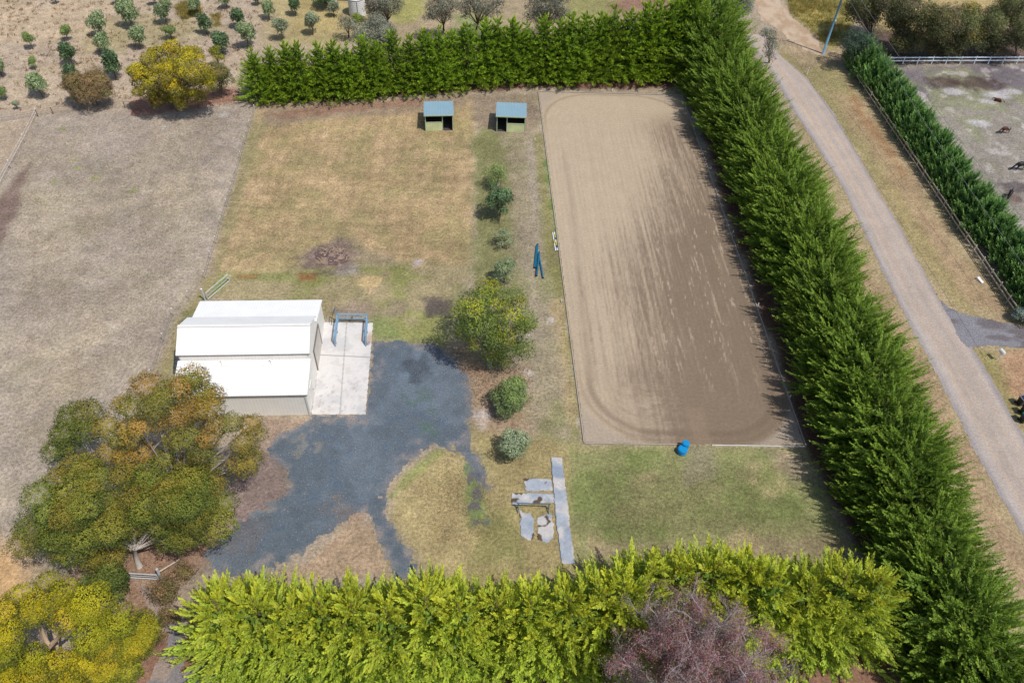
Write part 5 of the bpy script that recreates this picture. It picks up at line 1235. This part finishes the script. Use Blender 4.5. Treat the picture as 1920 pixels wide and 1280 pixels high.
# ------------------------------------------------------------ animals
def horse(px, py, rz, sc, pose, mat, label):
    if pose == 'graze':
        ch = {'r': (-.72, 0, 1.18, .26), 'b': (-.25, 0, 1.13, .30), 'c': (.28, 0, 1.14, .28), 'w': (.58, 0, 1.16, .20), 'n1': (.85, 0, .92, .14), 'n2': (1.08, 0, .62, .105), 'p': (1.2, 0, .42, .10), 'h': (1.27, 0, .24, .085), 'm': (1.32, 0, .10, .06)}
        ed = ['rb', 'bc', 'cw']; ed = [('r', 'b'), ('b', 'c'), ('c', 'w'), ('w', 'n1'), ('n1', 'n2'), ('n2', 'p'), ('p', 'h'), ('h', 'm')]
        for s, sg in (('L', 1), ('R', -1)):
            f = .12 * sg
            ch.update({'fa' + s: (.38, .16 * sg, .86, .13), 'fb' + s: (.40 + f, .15 * sg, .50, .065), 'fc' + s: (.40 + f, .15 * sg, .12, .045), 'fd' + s: (.45 + f, .15 * sg, .04, .06),
                       'ha' + s: (-.62, .17 * sg, .84, .17), 'hb' + s: (-.78 - f, .16 * sg, .50, .07), 'hc' + s: (-.72 - f, .16 * sg, .12, .045), 'hd' + s: (-.67 - f, .16 * sg, .04, .06), 'e' + s: (1.13, .07 * sg, .50, .02), 'et' + s: (1.10, .09 * sg, .60, .012)})
            ed += [('c', 'fa' + s), ('fa' + s, 'fb' + s), ('fb' + s, 'fc' + s), ('fc' + s, 'fd' + s), ('r', 'ha' + s), ('ha' + s, 'hb' + s), ('hb' + s, 'hc' + s), ('hc' + s, 'hd' + s), ('p', 'e' + s), ('e' + s, 'et' + s)]
        tail = [(-.98, 0, 1.18), (-1.08, 0, .9), (-1.08, 0, .45)]; mane = [(.62, 0, 1.36), (.92, 0, 1.05), (1.15, 0, .74)]
    else:
        ch = {'r': (-.68, 0, .34, .27), 'b': (-.22, 0, .36, .30), 'c': (.26, 0, .36, .27), 'w': (.52, 0, .48, .19), 'n1': (.78, .05, .55, .13), 'n2': (.98, .1, .60, .10), 'p': (1.1, .12, .56, .10), 'h': (1.24, .15, .46, .08), 'm': (1.36, .17, .38, .055)}
        ed = [('r', 'b'), ('b', 'c'), ('c', 'w'), ('w', 'n1'), ('n1', 'n2'), ('n2', 'p'), ('p', 'h'), ('h', 'm')]
        for s, sg in (('L', 1), ('R', -1)):
            ch.update({'fa' + s: (.42, .20 * sg, .22, .12), 'fb' + s: (.75, .24 * sg, .09, .06), 'fc' + s: (.48, .30 * sg, .06, .045), 'ha' + s: (-.5, .26 * sg, .22, .17), 'hb' + s: (-.15, .36 * sg, .10, .07), 'hc' + s: (-.55, .42 * sg, .06, .045), 'e' + s: (1.06, .12 + .07 * sg, .65, .02), 'et' + s: (1.04, .12 + .09 * sg, .74, .012)})
            ed += [('c', 'fa' + s), ('fa' + s, 'fb' + s), ('fb' + s, 'fc' + s), ('r', 'ha' + s), ('ha' + s, 'hb' + s), ('hb' + s, 'hc' + s), ('p', 'e' + s), ('e' + s, 'et' + s)]
        tail = [(-.92, 0, .36), (-1.1, .05, .15), (-1.3, .15, .06)]; mane = [(.56, 0, .66), (.82, .05, .70), (1.02, .1, .72)]
    ks = list(ch); me = bpy.data.meshes.new('body'); me.from_pydata([ch[k][:3] for k in ks], [(ks.index(a), ks.index(b)) for a, b in ed], [])
    o = bpy.data.objects.new('tmp', me); COL.objects.link(o); o.modifiers.new('s', 'SKIN'); sv = me.skin_vertices[0].data
    for i, k in enumerate(ks): sv[i].radius = (ch[k][3], ch[k][3])
    sv[0].use_root = True; su = o.modifiers.new('u', 'SUBSURF'); su.levels = su.render_levels = 2
    dg = bpy.context.evaluated_depsgraph_get(); nm = bpy.data.meshes.new_from_object(o.evaluated_get(dg)); bpy.data.objects.remove(o)
    for p in nm.polygons: p.use_smooth = True
    nm.materials.clear()
    e = empty('horse', G(px, py), rz); e.scale = (sc,) * 3; tag(e, label, 'horse'); link('body', nm, mat, e)
    m = MB(); m.tube(tail, [.05, .07, .02], 8); m.build('tail', M['darkhair'], e, smooth=True)
    m = MB(); m.tube([(x, y, z - .03) for x, y, z in mane], [.04, .05, .03], 6); m.build('mane', M['darkhair'], e, smooth=True)
PI = math.pi
horse(1871, 190, PI - .25, .72, 'lie', M['brownhide'], 'brown horse lying down on the pale scraped ground')
horse(1881, 250, PI + .2, .72, 'graze', M['brownhide'], 'small brown horse grazing with its head to the left')
horse(1910, 319, PI + .12, .92, 'graze', M['blackhide'], 'black horse grazing at the right edge of the paddock')
horse(1890, 370, PI + .95, .78, 'graze', M['blackhide'], 'black horse seen from behind, grazing near the low dark hedge')

# ------------------------------------------------------------ loose ground cover
def tufts(name, polys, n, hgt, cols, seed, label, blades=7, wd=.05, spread=.12):
    g = np.random.default_rng(seed); pts = []
    for poly, share in polys:
        P = np.asarray(wp(poly)); lo = P.min(0); hi = P.max(0); q = g.uniform(lo, hi, (int(n * share * 3), 2)); q = q[sdist(q[:, 0], q[:, 1], P) < 0]
        dn = fbm(q[:, 0], q[:, 1], .25, 3, seed * 1.0); sd = sdist(q[:, 0], q[:, 1], P); q = q[g.random(len(q)) < (.35 + .65 * smooth(.3, .65, dn)) * smooth(0, -3.5 if n > 9000 else -.8, sd)]; pts.append(q[:int(n * share)])
    q = np.concatenate(pts); m = len(q); B = np.repeat(q, blades, 0) + g.normal(0, spread, (m * blades, 2)); B = np.concatenate([B, np.zeros((len(B), 1))], 1)
    D = g.normal(0, .55, (len(B), 3)); D[:, 2] = 1; c = np.asarray(cols)[np.repeat(g.integers(0, len(cols), m), blades)] * g.uniform(.8, 1.2, (len(B), 1))
    V, F, C = kites(B, D, hgt * g.uniform(.5, 1.2, len(B)), np.full(len(B), wd), c, g)
    o = link(name, npmesh(name, V, F, C), M['leaf']); tag(o, label, 'grass', kind='stuff')
tufts('dry_grass', [([(-100, -60), (520, -60), (460, 180), (60, 212), (-100, 225)], 1.0)], 1500, .38, [alb(170, 140, 100), alb(140, 115, 88), alb(190, 160, 110), alb(120, 100, 78)], 71, 'scattered brown grass tufts on the orchard hillside', 12, .05, .16)
tufts('dry_grass', [([(325, 10), (375, -10), (380, 30), (340, 40)], .5), ([(395, 30), (415, 25), (418, 50), (400, 55)], .2), ([(1450, -50), (1600, -50), (1595, 60), (1550, 90), (1480, 30)], 1.0)], 1400, .5, [alb(205, 180, 105), alb(180, 165, 95), alb(150, 150, 85)], 72, 'long yellow grass beside the dirt track and orchard top', 12, .05, .2)
tufts('paddock_grass', [([(0, 240), (470, 200), (400, 470), (285, 690), (200, 760), (0, 980)], .45), ([(490, 220), (885, 205), (880, 495), (410, 505)], .25), ([(900, 260), (1000, 250), (1080, 830), (900, 860), (860, 690)], .12), ([(735, 900), (830, 845), (960, 880), (960, 1040), (800, 1070)], .12), ([(1070, 845), (1500, 845), (1570, 1040), (1090, 1040)], .15)], 40000, .10, [alb(222, 202, 168), alb(195, 178, 148), alb(182, 176, 122), alb(165, 152, 128)], 73, 'short dry grass over the paddocks and lawns', 5, .035, .14)
def litter(name, polys, n, size, cols, seed, label):
    g = np.random.default_rng(seed); pts = []
    for poly, share in polys:
        P = np.asarray(wp(poly)); q = g.uniform(P.min(0), P.max(0), (int(n * share * 3), 2)); q = q[sdist(q[:, 0], q[:, 1], P) < 0]; pts.append(q[:int(n * share)])
    q = np.concatenate(pts); B = np.concatenate([q, g.uniform(.02, .05, (len(q), 1))], 1); a = g.uniform(0, 6.28, len(q)); D = np.stack([np.cos(a), np.sin(a), g.uniform(-.1, .25, len(q))], 1)
    fl = g.normal(0, .3, (len(q), 3)); fl[:, 2] = 1
    V, F, C = kites(B, D, size * g.uniform(.6, 1.6, len(q)), size * g.uniform(.4, .8, len(q)), np.asarray(cols)[g.integers(0, len(cols), len(q))], g, flip=fl)
    o = link(name, npmesh(name, V, F, C), M['leaf']); tag(o, label, 'leaf litter', kind='stuff')
litter('leaf_litter', [(drive, 1.0)], 1500, .07, [alb(190, 170, 150), alb(165, 145, 125), alb(210, 200, 190)], 81, 'fallen leaves and pale stones scattered over the gravel drive')
litter('leaf_litter', [([(230, 960), (430, 950), (420, 1000), (340, 1090), (300, 1200), (140, 1090), (150, 1010)], .3), ([(470, 200), (900, 172), (1290, 168), (1280, 140), (470, 150)], .4), ([(860, 690), (1000, 690), (1000, 760), (880, 760)], .12), ([(240, 190), (450, 165), (455, 192), (250, 220)], .2)], 7000, .11, [alb(170, 120, 90), alb(130, 95, 75), alb(190, 150, 115), alb(110, 78, 64)], 82, 'reddish fallen leaves under the gums and the far hedge')
